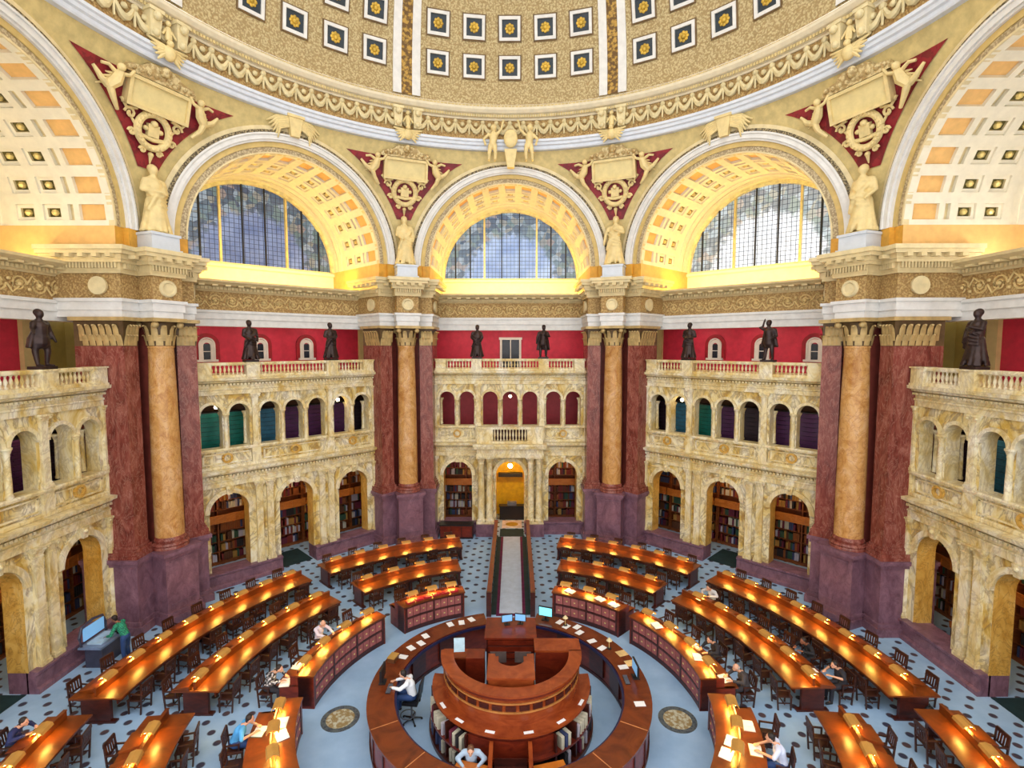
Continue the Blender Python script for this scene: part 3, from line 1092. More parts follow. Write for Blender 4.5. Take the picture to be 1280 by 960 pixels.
PEN0 = pend(RO - .02, 22.3, 0).mesh('pendentive_gold', GOLDF)
PEN1 = pend(RO + .42, 21.35, .04, 26, 18, 18.3).mesh('red_field', MAROON)
f = MB()


def sph(z, push=0.0):
    return sqrt(AF * AF + RO * RO - (z - ZC) ** 2) - push


def tilt(z):
    return math.atan2(z - ZC, sph(z))


def relief(items, mat, name):
    """items built flat (x across, y up, relief towards -depth) and laid on the sphere at azimuth 0"""
    me = items.mesh(name, mat)
    for v in me.vertices:
        x, y, d = v.co
        z = y
        r = sph(z, .06 + d)
        a = x / 14.2
        v.co = Vector((r * sin(a), r * cos(a), z - d * .35))
    me.update()
    return me


f = MB()
f.box(-1.02, 1.02, 20.42, 21.22, 0, .2)
TABM = relief(f, [plain('tablet_cream', C(226, 208, 150), .6, var=.04)], 'tablet')
f = MB()
for a in ((-1.14, 1.14, 20.3, 20.42), (-1.14, 1.14, 21.22, 21.34)):
    f.box(*a, 0, .3)
for a in ((-1.14, -1.02, 20.3, 21.34), (1.02, 1.14, 20.3, 21.34)):
    f.box(*a, 0, .3)
TABF = relief(f, STATUE, 'tablet_frame')
f = MB()
f.add(*(lambda P: ([(x, y, d) for d in (0, .25) for x, y in P], [tuple(range(len(P))), tuple(range(2 * len(P) - 1, len(P) - 1, -1))] + [(i, (i + 1) % len(P), len(P) + (i + 1) % len(P), len(P) + i) for i in range(len(P))]))(
    [(-1.35, 21.36), (1.35, 21.36), (1.2, 21.62), (.7, 21.72), (.5, 21.9), (-.5, 21.9), (-.7, 21.72), (-1.2, 21.62)]))
for i in range(9):
    f.ball((-1.1 + i * .275, 21.55, .27), .1, 8, 5)
f.ball((0, 21.8, .3), .2, 10, 6)
CREST = relief(f, CRESTM, 'crest')
f = MB()
pts = [(.56 * cos(2 * pi * i / 28), 19.7 + .6 * sin(2 * pi * i / 28), .12) for i in range(29)]
f.tube(pts, .13, 8)
for i in range(24):
    a = 2 * pi * i / 24
    f.ball((.57 * cos(a), 19.7 + .61 * sin(a), .2), .085, 6, 4)
WREATH = relief(f, STATUE, 'wreath')
f = MB()
f.box(-.2, .2, 19.5, 19.95, 0, .16)
f.ball((0, 19.98, .14), .13)
f.tube([(-.38, 19.45, .1), (0, 19.4, .14), (.38, 19.45, .1)], .08)
f.ball((-.27, 19.75, .1), .1)
f.ball((.27, 19.75, .1), .1)
EMBL = relief(f, STATUE, 'emblem')
f = MB()
for s in (-1, 1):
    for c, r0 in (((s * .85, 20.05), .2), ((s * .72, 19.45), .14), ((s * .3, 18.95), .12)):
        f.tube([(s * .3, 19.3, .06), (c[0], c[1], .06)], .05, 6)
        f.tube([(c[0] + s * r0 * (1 - j / 14) * cos(j * .7), c[1] + r0 * (1 - j / 14) * sin(j * .7), .1) for j in range(12)], .05, 6)
    f.tube([(s * .62, 20.3, .08), (s * 1.0, 20.2, .12), (s * 1.2, 20.45, .08)], .06)
f.ball((0, 18.85, .1), .1, 8, 6)
f.tube([(0, 18.8, .1), (0, 18.5, .06)], [.08, .02])
SCROL = relief(f, STATUE, 'scrollwork')


def putto(s):
    f = MB()
    x = s * 1.45
    f.ball((x + s * .05, 21.32, .3), .14, 10, 8)
    f.tube([(x, 21.2, .25), (x + s * .12, 20.85, .28), (x + s * .3, 20.6, .22)], [.13, .2, .16], 8)
    f.tube([(x + s * .28, 20.62, .25), (x + s * .15, 20.3, .3), (x - s * .1, 19.98, .2)], [.13, .1, .06], 8)
    f.tube([(x + s * .32, 20.62, .2), (x + s * .6, 20.75, .25), (x + s * .85, 21.02, .15)], [.13, .1, .05], 8)
    f.tube([(x + s * .02, 21.12, .3), (x - s * .25, 21.2, .34), (x - s * .4, 21.4, .28)], [.08, .06, .05], 8)
    f.tube([(x + s * .1, 21.1, .2), (x + s * .4, 21.25, .2), (x + s * .62, 21.2, .15)], [.08, .06, .05], 8)
    for i in range(4):
        f.tube([(x + s * (.1 + .05 * i), 21.05 - .1 * i, .12), (x + s * (.4 + .08 * i), 21.0 - .16 * i, .1)], [.07, .02], 6)
    return relief(f, STATUE, 'reclining_figure')


PU = {-1: putto(-1), 1: putto(1)}
for az in PAZ + (-112.5, 112.5):
    w = ob('trim_%d' % (2 + (PAZ + (-112.5, 112.5)).index(az)), PEN0, None, (0, 0, 0), -R_(az))
    tag(w, 'gold painted pendentive between two arches above a pier', kind='structure')
    if az not in PAZ:
        continue
    ob('red_field', PEN1, w)
    c = thing('cartouche', 'blank plaster tablet and wreath on red, above the pier ' + {-67.5: 'nearest on the left', -22.5: 'left of the central doorway', 22.5: 'right of the central doorway', 67.5: 'nearest on the right'}[az],
              'plaster cartouche', (0, 0, 0), -R_(az), 'spandrel cartouches')
    for n, me in (('tablet', TABM), ('tablet_frame', TABF), ('crest', CREST), ('wreath', WREATH), ('emblem', EMBL), ('scrollwork', SCROL), ('reclining_figure', PU[-1]), ('reclining_figure', PU[1])):
        ob(n, me, c)

# drum: mouldings, garlanded frieze, cornice
DA = R_(118)
f = MB()
f.lathe([(15.0, 22.0), (14.2, 22.0), (14.16, 22.06), (14.16, 22.18), (14.06, 22.22), (14.04, 22.34), (13.96, 22.38), (13.96, 22.5), (14.2, 22.56), (15.0, 22.56)], 96, (0, 0), -DA, DA)
d = f.build('trim_9', plain('ring_white_paint', C(214, 220, 230), .6, var=.03), ang=25)
tag(d, 'circular white moulding running above the arches', kind='structure')
f = MB()
f.lathe([(15.0, 22.56), (14.2, 22.56), (14.2, 23.6), (15.0, 23.6)], 96, (0, 0), -DA, DA)
f.build('garland_frieze', FRIEZE, d, ang=25)
f = MB()
f.lathe([(15, 23.56), (14.12, 23.56), (14.1, 23.64), (13.98, 23.66), (13.98, 23.8), (13.86, 23.84), (13.8, 23.9), (13.74, 23.98), (13.74, 24.1), (14.0, 24.14), (14.06, 24.3), (14.2, 24.34), (14.2, 24.42), (15, 24.42)], 96, (0, 0), -DA, DA)
f.build('drum_cornice', plain('cornice_ivory', C(222, 210, 182), .6, var=.04), d, ang=25)
f = MB()
n = 430
for i in range(n):
    a = -DA + 2 * DA * i / n
    M = Matrix.Rotation(-a, 4, 'Z')
    f.box(-.05, .05, 13.93, 14.0, 23.66, 23.79, 0, M)
for i in range(300):
    a = -DA + 2 * DA * i / 300
    M = Matrix.Rotation(-a, 4, 'Z')
    f.box(-.075, .075, 13.98, 14.08, 24.15, 24.28, 0, M)
f.build('drum_dentils', plain('dentil_buff', C(206, 184, 128), .6), d, smooth=False)
f = MB()
SW = 2 * pi / 8 / 15
for i in range(-37, 38):
    a0 = i * SW
    P = []
    for j in range(9):
        u = j / 8
        P.append((14.1 * sin(a0 + SW * u), 14.1 * cos(a0 + SW * u), 23.4 - .5 * sin(pi * u)))
    f.tube(P, [.05, .08, .1, .13, .14, .13, .1, .08, .05], 6)
    f.ball((14.08 * sin(a0), 14.08 * cos(a0), 23.4), .13, 7, 5)
    f.tube([(14.1 * sin(a0), 14.1 * cos(a0), 23.35), (14.1 * sin(a0), 14.1 * cos(a0), 22.75)], [.07, .04], 5)
    am = a0 + SW / 2
    f.ball((14.1 * sin(am), 14.1 * cos(am), 23.28), .12, 7, 5)
f.build('garland', GARL, d)

# dome shell with ribs and coffers
DR, DZ = 14.15, 24.4


def dome_pt(az, al, r=DR):
    return Vector((r * cos(al) * sin(az), r * cos(al) * cos(az), DZ + r * sin(al)))


f = MB()
f.lathe([(DR * cos(R_(a)), DZ + DR * sin(R_(a))) for a in range(0, 66, 3)], 96, (0, 0), -R_(100), R_(100))
c = f.build('ceiling', DOMEF)
tag(c, 'cream and gold coffered dome', kind='structure')


def dome_patch(az0, az1, al0, al1, r, m, f, n=4):
    vs = []
    for i in range(n + 1):
        for j in (0, 1):
            vs.append(dome_pt(az0 + (az1 - az0) * j, al0 + (al1 - al0) * i / n, r))
    f.add(vs, [(i * 2, i * 2 + 1, i * 2 + 3, i * 2 + 2) for i in range(n)], m)


for az in (-67.5, -22.5, 22.5, 67.5):
    for o0, o1, mat, r, nm in ((-2.9, -1.15, WHITE, .1, 'rib_edge'), (1.15, 2.9, WHITE, .1, 'rib_edge'), (-1.15, 1.15, GOLDBAND, .06, 'rib_gold_band')):
        f = MB()
        a0, a1 = R_(az + o0), R_(az + o1)
        for i in range(16):
            l0, l1 = R_(.2 + i * 2.4), R_(.2 + (i + 1) * 2.4)
            q = [dome_pt(a, l, DR - r) for a, l in ((a0, l0), (a1, l0), (a1, l1), (a0, l1))]
            w = [dome_pt(a, l, DR + .02) for a, l in ((a0, l0), (a1, l0), (a1, l1), (a0, l1))]
            f.quad(*q)
            f.quad(q[0], q[3], w[3], w[0])
            f.quad(q[1], q[2], w[2], w[1])
        f.build(nm, mat, c, smooth=False)
# one coffer: white frame, dark sunk panel, gold rosette (local: x across, z up, -y towards the room)
h = .56
f = MB()
for a in ((-h, h, -.1, .05, h - .15, h), (-h, h, -.1, .05, -h, -h + .15), (-h, -h + .15, -.1, .05, -h + .15, h - .15), (h - .15, h, -.1, .05, -h + .15, h - .15)):
    f.box(*a)
COFF = f.mesh('coffer_frame', WHITE, False)
f = MB()
for a in ((-h - .07, h + .07, -.05, .05, h, h + .07), (-h - .07, h + .07, -.05, .05, -h - .07, -h), (-h - .07, -h, -.05, .05, -h, h), (h, h + .07, -.05, .05, -h, h)):
    f.box(*a)
COFE = f.mesh('coffer_dark_edge', plain('coffer_edge_brown', C(110, 86, 52), .6), False)
COFP = MB().box(-h + .15, h - .15, -.02, .03, -h + .15, h - .15).mesh('sunk_panel', NAVY, False)
f = MB()
f.ball((0, -.05, 0), .12, 10, 6, sc=(1, .7, 1))
for i in range(8):
    a = 2 * pi * i / 8
    f.ball((.18 * cos(a), -.03, .18 * sin(a)), .085, 7, 5, sc=(1, .5, 1))
ROSE = f.mesh('gold_rosette', plain('rosette_gold', C(206, 168, 66), .4, .15, var=.15))
for sec in (-90, -45, 0, 45, 90):
    for row in range(4):
        al = R_(7.5 + 7.5 * row)
        for k in range(-2, 3):
            az = R_(sec + k * 7.9)
            if abs(sec) == 90 and abs(sec + k * 7.9) > 90 or row == 3 and abs(sec) < 40 or row == 2 and sec == 0:
                continue
            o = ob('coffer', COFF, c)
            o.matrix_local = Matrix.Translation(dome_pt(az, al, DR - .02)) @ Matrix.Rotation(-az, 4, 'Z') @ Matrix.Rotation(al, 4, 'X')
            ob('coffer_edge', COFE, o)
            ob('sunk_panel', COFP, o)
            ob('gold_rosette', ROSE, o)

# pairs of corbels on the drum above each pier
f = MB()
for z0, z1, w0, w1, d0, d1 in ((22.7, 23.62, .17, .24, .14, .26),):
    f.taper(0, 0, z0, z1, w0, w1, d0, d1)
f.ball((0, -.16, 22.86), .15, 8, 6)
f.ball((0, -.3, 23.4), .16, 8, 6)
f.box(-.28, .28, -.3, .2, 23.55, 23.68)
CORB = f.mesh('corbel', plain('corbel_ivory', C(222, 206, 160), .6, var=.05))
f = MB()
f.cap((0, -.1, 22.9), (0, -.1, 23.2), .14, .12, 8)
f.ball((0, -.12, 23.42), .11, 8, 6)
f.cap((-.1, -.1, 23.2), (-.25, -.16, 22.95), .05, .04, 6)
f.cap((.1, -.1, 23.2), (.25, -.16, 22.95), .05, .04, 6)
PUT = f.mesh('small_figure', STATUE)
f = MB()
f.ball((0, -.1, 22.35), .26, 10, 8, sc=(1, .8, 1.1))
f.ball((0, -.2, 22.68), .13, 8, 6)
for s in (-1, 1):
    for i in range(5):
        f.tube([(s * .18, -.1, 22.5 - .06 * i), (s * (.75 - .08 * i), -.08, 22.62 - .16 * i)], [.1, .03], 6)
EAG = f.mesh('eagle', STATUE)
for az in PAZ:
    a = R_(az)
    o = thing('drum_bracket', 'pair of ivory corbels with eagle on the drum above the ' + {-67.5: 'nearest pier on the left', -22.5: 'pier left of the doorway', 22.5: 'pier right of the doorway', 67.5: 'nearest pier on the right'}[az],
              'bracket', (14.0 * sin(a), 14.0 * cos(a), 0), -a, 'drum brackets')
    ob('corbel', CORB, o, (-.5, 0, 0))
    ob('corbel', CORB, o, (.5, 0, 0))
    ob('small_figure', PUT, o)
    ob('eagle', EAG, o)
# eagle keystones on the crowns of the side arches, and the standing pair over the middle one
f = MB()
f.taper(0, .1, 21.15, 22.0, .2, .34, .2, .3)
f.box(-.4, .4, -.25, .4, 21.98, 22.1)
KEYB = f.mesh('key_block', STATUE, False)
f = MB()
for s in (-1, 1):
    for i in range(6):
        f.tube([(s * .3, -.05, 21.95 - .07 * i), (s * (.8 - .02 * i), .0, 21.9 - .1 * i), (s * (1.25 - .1 * i), .1, 21.62 - .13 * i)], [.1, .09, .03], 6)
WING = f.mesh('wings', STATUE)
for az in (-45, 45):
    o = thing('winged_keystone', 'plaster winged keystone crowning the arch of the %s side' % WORDS[az], 'keystone', at(az, 0, 14.35), -R_(az), 'winged keystones')
    ob('key_block', KEYB, o)
    ob('wings', WING, o)


def cherub(s):
    f = MB()
    f.cap((0, 0, .75), (s * .05, 0, 1.2), .17, .2)
    f.cap((s * .05, 0, 1.2), (s * .06, -.02, 1.38), .09, .08)
    f.ball((s * .05, -.05, 1.55), .155, 12, 10)
    f.cap((-.1, 0, .75), (-.14, -.08, .4), .12, .09)
    f.cap((-.14, -.08, .4), (-.12, .02, .05), .09, .06)
    f.cap((.1, 0, .75), (.16, -.05, .4), .12, .09)
    f.cap((.16, -.05, .4), (.18, .02, .05), .09, .06)
    f.cap((-.12, 0, .04), (-.13, -.16, .02), .06, .04)
    f.cap((.18, 0, .04), (.19, -.16, .02), .06, .04)
    f.cap((.2, 0, 1.25), (.42, -.1, 1.0), .08, .06)
    f.cap((.42, -.1, 1.0), (.35, -.25, .75), .06, .05)
    f.cap((-.2, 0, 1.25), (-.42, -.1, 1.45), .08, .06)
    f.cap((-.42, -.1, 1.45), (-.5, -.15, 1.75), .06, .05)
    f.ball((-.52, -.15, 1.82), .07)
    f.ball((.34, -.27, .7), .07)
    return blob('cherub', f, .03, STATUE)


for s, w in ((-1, 'left'), (1, 'right')):
    me = cherub(s)
    o = ob('plaster_youth', me, None, (.05 + s * .98, 13.8, 21.3))
    o.scale = (s * 1.12, 1.12, 1.12)
    tag(o, 'standing plaster youth to the %s of the shield above the central arch' % w, 'sculpture', 'youths over the central arch')
o = thing('crown_shield', 'plaster shield between two standing youths on top of the central arch', 'sculpture', (.05, 13.8, 20.95))
MB().taper(0, .05, 0, .95, .18, .34, .15, .2).build('key_block', STATUE, o, smooth=False)
MB().ball((0, -.1, 1.5), .42, 16, 10, sc=(.9, .35, 1.15)).build('shield', STATUE, o)

# ------------------------------------------------------------------ statues
def draped(seed, scale=1.0, robe=True, arm=0, mat=STATUE, voxel=.045, name='plaster_statue', wide=1.3):
    """standing draped figure about 1.9 high before scaling, facing -y"""
    r = random.Random(seed)
    f = MB()
    sw = r.choice((-1, 1)) * .03
    f.cap((0, 0, .98), (sw, -.01, 1.36), .155, .165)          # trunk
    f.cap((-.15, 0, 1.46), (.15, 0, 1.46), .075)               # shoulders
    f.cap((sw, 0, 1.46), (sw, -.02, 1.63), .09, .08)
    f.ball((sw, -.03, 1.74), .13, 14, 12, sc=(.9, 1, 1.15))
    f.cap((sw, -.12, 1.73), (sw, -.135, 1.72), .018)
    f.ball((sw, .02, 1.79), .125, 12, 10)
    if robe:
        f.cap((0, 0, .95), (0, 0, .55), .17, .2)
        f.cap((0, 0, .55), (0, .01, .28), .2, .25)
        for k in range(14):
            a = 2 * pi * k / 14 + r.random() * .2
            f.tube([(.16 * sin(a), .13 * cos(a), .95), (.21 * sin(a), .18 * cos(a), .5), (.29 * sin(a + .1), .24 * cos(a + .1), .03)], [.03, .035, .045], 6)
        for k in range(4):
            f.tube([(-.18, -.1, 1.3 - .12 * k), (0, -.2, 1.12 - .12 * k), (.2, -.1, 1.02 - .1 * k)], .028, 6)
        f.tube([(.17, .02, 1.45), (.12, -.15, 1.2), (-.12, -.19, .95), (-.22, -.1, .6)], .045, 6)
    else:
        for s in (-1, 1):
            f.cap((s * .1, 0, .95), (s * .12, -.05 * s, .52), .1, .075)
            f.cap((s * .12, -.05 * s, .52), (s * .13, .0, .1), .075, .05)
            f.cap((s * .13, 0, .05), (s * .15, -.16, .04), .05, .04)
        # coat or cloak
        for k in range(12):
            a = pi * (k / 11) - pi / 2 + pi
            f.tube([(.14 * sin(a), -.12 * cos(a) * -1, 1.42), (.22 * sin(a), .16 * abs(cos(a)) + .03, .95), (.28 * sin(a), .2 * abs(cos(a)) + .04, .42 + .1 * (seed % 3))], [.05, .05, .04], 6)
        f.cap((0, 0, 1.0), (0, .02, .78), .18, .2)
    arms = {0: ((-.24, -.02, 1.16), (-.14, -.2, 1.02), (.25, .0, 1.14), (.2, -.18, .95)),
            1: ((-.27, -.02, 1.18), (-.3, -.06, .88), (.26, -.1, 1.22), (.08, -.22, 1.3)),
            2: ((-.3, -.05, 1.55), (-.2, -.1, 1.86), (.25, 0, 1.14), (.16, -.2, 1.0)),
            3: ((-.25, .02, 1.16), (-.05, -.22, 1.12), (.26, .02, 1.16), (.1, -.22, 1.08)),
            4: ((-.28, -.06, 1.25), (-.42, -.22, 1.12), (.28, .0, 1.18), (.31, -.08, .9))}[arm]
    for s, e, w in ((-1, arms[0], arms[1]), (1, arms[2], arms[3])):
        f.cap((s * .19, 0, 1.45), e, .065, .055)
        f.cap(e, w, .055, .04)
        d = (Vector(w) - Vector(e)).normalized()
        f.cap(w, Vector(w) + d * .09, .04, .03)
    me = blob(name, f, voxel / scale, mat, 1)
    for v in me.vertices:
        k = 1.0 if v.co.z > 1.58 else wide
        v.co = Vector((v.co.x * k * scale, v.co.y * k * scale, v.co.z * scale))
    return me


for i, az in enumerate(PAZ):
    a = R_(az)
    o = thing('draped_statue', 'pale plaster draped woman on the plinth ' + {-67.5: 'of the pier nearest on the left', -22.5: 'of the pier left of the doorway', 22.5: 'of the pier right of the doorway', 67.5: 'of the pier nearest on the right'}[az],
              'statue', ((RC - .1) * sin(a), (RC - .1) * cos(a), 15.72), -a, 'draped women on the piers')
    ob('figure', draped(i + 3, 1.42, True, (3, 0, 1, 0)[i]), o)
    MB().box(-.42, .42, -.42, .42, 0, .06).build('footing', STATUE, o, smooth=False)
BR = {(-90, 1.95): (0, 4), (-45, -2.0): (1, 0), (-45, 2.0): (1, 3), (0, -1.95): (1, 0), (0, 1.95): (0, 1), (45, -2.0): (1, 3), (45, 2.0): (0, 2), (90, -1.95): (1, 1)}
BD = {(-90, 1.95): 'cloaked dark bronze man with pointing arm on the balustrade nearest on the left', (-45, -2.0): 'dark bronze man in coat, first statue on the back left balustrade from the near pier',
      (-45, 2.0): 'slim dark bronze figure on the back left balustrade, nearer the doorway', (0, -1.95): 'dark bronze robed figure on the back balustrade left of the attic door',
      (0, 1.95): 'dark bronze man on the back balustrade right of the attic door', (45, -2.0): 'robed dark bronze figure on the back right balustrade, nearer the doorway',
      (45, 2.0): 'dark bronze man with raised arm on the back right balustrade', (90, -1.95): 'heavily robed dark bronze figure on the balustrade nearest on the right'}
for i, ((az, t), (robe, arm)) in enumerate(BR.items()):
    o = thing('bronze_statue', BD[(az, t)], 'statue', at(az, t, 15.38, 10.62), -R_(az), 'bronze statues on the gallery balustrade')
    ob('figure', draped(i + 20, 1.0, bool(robe), arm, BRONZE, .028, 'bronze_figure'), o)
    MB().box(-.3, .3, -.24, .24, -.08, 0.02).build('footing', BRONZE, o, smooth=False)

# ------------------------------------------------------------------ gallery balustrades
TRAIL = MB().profile([(15.22, 10.4), (15.2, 10.44), (15.2, 10.5), (15.24, 10.54), (15.48, 10.54), (15.52, 10.5), (15.52, 10.44), (15.5, 10.4)], -4.42, 4.42).mesh('top_rail', SIENA_PALE, False)
BRAIL = MB().profile([(15.22, 9.84), (15.22, 9.96), (15.26, 9.98), (15.46, 9.98), (15.5, 9.96), (15.5, 9.84)], -4.42, 4.42).mesh('bottom_rail', SIENA_PALE, False)
PEDB = MB().box(-.3, .3, 15.14, 15.58, 9.84, 10.54).box(-.34, .34, 15.1, 15.62, 10.48, 10.54).box(-.33, .33, 15.11, 15.6, 9.84, 9.92).mesh('statue_pedestal', SIENA_PALE, False)
BAL2 = MB().lathe([(.05, 0), (.05, .04), (.025, .07), (.03, .1), (.06, .19), (.052, .25), (.025, .35), (.045, .4), (.05, .43)], 8).mesh('baluster', SIENA_PALE)
for az in AZS:
    o = thing('gallery_balustrade', 'marble balustrade with statue pedestals along the gallery of the %s side' % WORDS[az], 'balustrade', (0, 0, 0), -R_(az), 'gallery balustrades')
    ob('top_rail', TRAIL, o)
    ob('bottom_rail', BRAIL, o)
    for t in (-4.06, -1.97, 1.97, 4.06):
        ob('statue_pedestal', PEDB, o, (t, 0, 0))
    for i in range(52):
        t = -4.6 + i * 9.2 / 51
        if min(abs(t - q) for q in (-4.06, -1.97, 1.97, 4.06)) > .36 and abs(t) < 4.0:
            ob('baluster', BAL2, o, (t, 15.36, 9.98))

for az, w in ((-90, 'left wall'), (-45, 'back left wall'), (45, 'back right wall'), (90, 'right wall')):
    tag(MB().box(-.8, .8, 15.6, 17.6, 0, .014).build('entrance_mat', TEALD, None, (0, 0, 0), -R_(az), False), 'dark green mat on the floor inside the middle arch of the ' + w, 'mat', 'alcove mats')

# globe lamps in the middle storey, lamps in the alcoves and the vestibule
GL1 = MB().ball((0, 0, 0), .09, 14, 10).mesh('globe', GLOBE)
GL1B = MB().ball((0, 0, 0), .14, 14, 10).mesh('globe', glow('vestibule_globe', C(255, 206, 110), 260.0))
GL2 = MB().lathe([(.03, .1), (.05, .14), (.012, .18), (.012, .75)], 8).mesh('hanger', BLACK)
for az, t, y, z, w in ((-45, 2.57, 15.9, 8.35, 'second upper arch, doorway end of the back left wall'), (45, -2.57, 15.9, 8.35, 'second upper arch, doorway end of the back right wall'),
                       (0, -3.16, 16.6, 8.4, 'paired upper arches left of the central balcony'), (0, 0, 16.6, 8.2, 'middle upper arch above the doorway'), (0, 3.16, 16.6, 8.4, 'paired upper arches right of the central balcony'),
                       (45, 3.9, 16.6, 8.35, 'last upper arch of the back right wall'), (-45, -3.2, 16.8, 8.35, 'first paired upper arches of the back left wall'),
                       (-90, 2.6, 16.8, 8.35, 'upper arches of the left wall'), (90, -2.6, 16.8, 8.35, 'upper arches of the right wall'), (0, 0, 17.0, 3.75, 'orange vault of the central doorway')):
    o = thing('globe_lamp', 'lit white globe lamp in the ' + w, 'lamp', at(az, t, y, z), -R_(az), 'globe lamps')
    ob('globe', GL1 if y != 17.0 else GL1B, o)
    ob('hanger', GL2, o)
ALC = glow('alcove_lamp_glass', C(255, 208, 140), 40.0)
ALM = MB().box(-.5, .5, -.06, .06, -.06, 0).mesh('lamp_diffuser', ALC, False)
ALB = MB().box(-.54, .54, -.09, .09, 0, .06).mesh('lamp_housing', BLACK, False)
for az in AZS:
    for t in LOT:
        if az == 0 and t == 0 or az == -90 and t < -1 or az == 90 and t > 1:
            continue
        o = thing('alcove_lamp', 'warm ceiling lamp over the %s alcove of the %s side' % ({-3.15: 'first', 0: 'middle', 3.15: 'last'}[t], WORDS[az]), 'lamp', at(az, t, 17.3, 4.72), -R_(az), 'alcove ceiling lamps')
        ob('lamp_diffuser', ALM, o)
        ob('lamp_housing', ALB, o)
ATL = glow('attic_fill_glow', C(255, 226, 200), 22.0)  # fill lights added to brighten the crimson attic wall, hidden from view
ATLB = MB().box(-.95, .95, -.08, .08, 0, .015).mesh('lamp_housing', BLACK, False)
ATLM = MB().box(-.9, .9, -.06, .06, -.025, 0).mesh('lamp_diffuser', ATL, False)
for az in AZS:
    for t in (-3.2, 0, 3.2):
        o = thing('attic_fill_light', 'unseen fill light added under the attic soffit of the %s side' % WORDS[az], 'lamp', at(az, t, 18.8, 12.36), -R_(az), 'added attic fill lights of the %s side' % WORDS[az])
        ob('lamp_diffuser', ATLM, o)
        ob('lamp_housing', ATLB, o)

# ------------------------------------------------------------------ reading tables in rings
def pol(r, az, z=0.0):
    return Vector((r * sin(R_(az)), r * cos(R_(az)), z))


def loc_frame(rm, azm):
    """matrix of a thing standing at polar (rm, azm), its +y pointing away from the hall's centre"""
    return Matrix.Translation(pol(rm, azm)) @ Matrix.Rotation(-R_(azm), 4, 'Z')


def arcmesh(name, mats, rm, parts, ang=30):
    """box-section arcs (r0, r1, z0, z1, a0, a1[, mat]) in the frame of a thing at radius rm"""
    f = MB()
    for q in parts:
        r0, r1, z0, z1, a0, a1 = q[:6]
        n = max(2, int(abs(a1 - a0) / 2.0))
        f.ring(r0, r1, z0, z1, R_(a0), R_(a1), n, (0, -rm), q[6] if len(q) > 6 else 0)
    return f.mesh(name, mats, ang=ang)


BULBM = MB().box(-.15, .15, -.025, .025, -.02, .0).mesh('lamp', BULB, False)
HPOST = MB().box(-.01, .01, -.01, .01, -.1, .05).mesh('hood_post', GILT, False)
f = MB()
f.profile([(-.16, -.05), (-.13, .03), (0, .07), (.13, .03), (.16, -.05), (.14, -.05), (.11, .015), (0, .045), (-.11, .015), (-.14, -.05)], -.22, .22)
HOODM = f.mesh('lamp_hood', HOOD, False)


def chair_meshes():
    seat = MB().box(-.23, .23, -.22, .22, .42, .46).box(-.21, .21, -.2, .2, .46, .475).mesh('seat', WOODC, False)
    leg = MB().taper(0, 0, 0, .42, .018, .024, .018, .024).mesh('leg', WOODC, False)
    rear = MB().add([(-.02, -.02, 0), (.02, -.02, 0), (.02, .02, 0), (-.02, .02, 0), (-.02, -.1, .95), (.02, -.1, .95), (.02, -.06, .95), (-.02, -.06, .95)],
                    [(0, 3, 2, 1), (4, 5, 6, 7), (0, 1, 5, 4), (1, 2, 6, 5), (2, 3, 7, 6), (3, 0, 4, 7)]).mesh('leg', WOODC, False)
    f = MB()
    f.box(-.22, .22, -.31, -.27, .86, .97)
    f.box(-.22, .22, -.27, -.24, .56, .61)
    for x in (-.13, -.045, .045, .13):
        f.add([(x - .025, -.26, .6), (x + .025, -.26, .6), (x + .025, -.245, .6), (x - .025, -.245, .6), (x - .025, -.3, .88), (x + .025, -.3, .88), (x + .025, -.285, .88), (x - .025, -.285, .88)],
              [(0, 3, 2, 1), (4, 5, 6, 7), (0, 1, 5, 4), (1, 2, 6, 5), (2, 3, 7, 6), (3, 0, 4, 7)])
    back = f.mesh('backrest', WOODC, False)
    arm = MB().box(-.025, .025, -.25, .14, .64, .67).box(-.02, .02, .1, .14, .46, .64).mesh('armrest', WOODC, False)
    stretch = MB().box(-.2, .2, -.012, .012, .16, .19).box(-.2, -.18, -.2, .2, .2, .23).box(.18, .2, -.2, .2, .2, .23).mesh('stretcher', WOODC, False)
    return seat, leg, rear, back, arm, stretch


CH = chair_meshes()
CHAIR0 = None


def chair(x, y, rz, label, group='wooden reading chairs'):
    global CHAIR0
    if CHAIR0 is None:
        o = thing('wooden_chair', label, 'chair', (x, y, 0), rz, group)
        ob('seat', CH[0], o)
        ob('backrest', CH[3], o)
        for sx in (-1, 1):
            ob('leg', CH[1], o, (sx * .2, .19, 0))
            ob('leg', CH[2], o, (sx * .21, -.2, 0))
            ob('armrest', CH[4], o, (sx * .22, 0, 0))
        ob('stretcher', CH[5], o)
        CHAIR0 = o
        return o
    o = copytree(CHAIR0)
    o.location = (x, y, 0)
    o.rotation_euler = (0, 0, rz)
    o['label'] = label
    o['group'] = group
    return o


def polar_chair(r, az, inward, label, jig=True):
    p = pol(r, az)
    d = random.uniform(-.12, .12) if jig else 0
    return chair(p.x, p.y, (pi - R_(az) if inward else -R_(az)) + d, label)


OCC = []     # (r, az) seats that people take


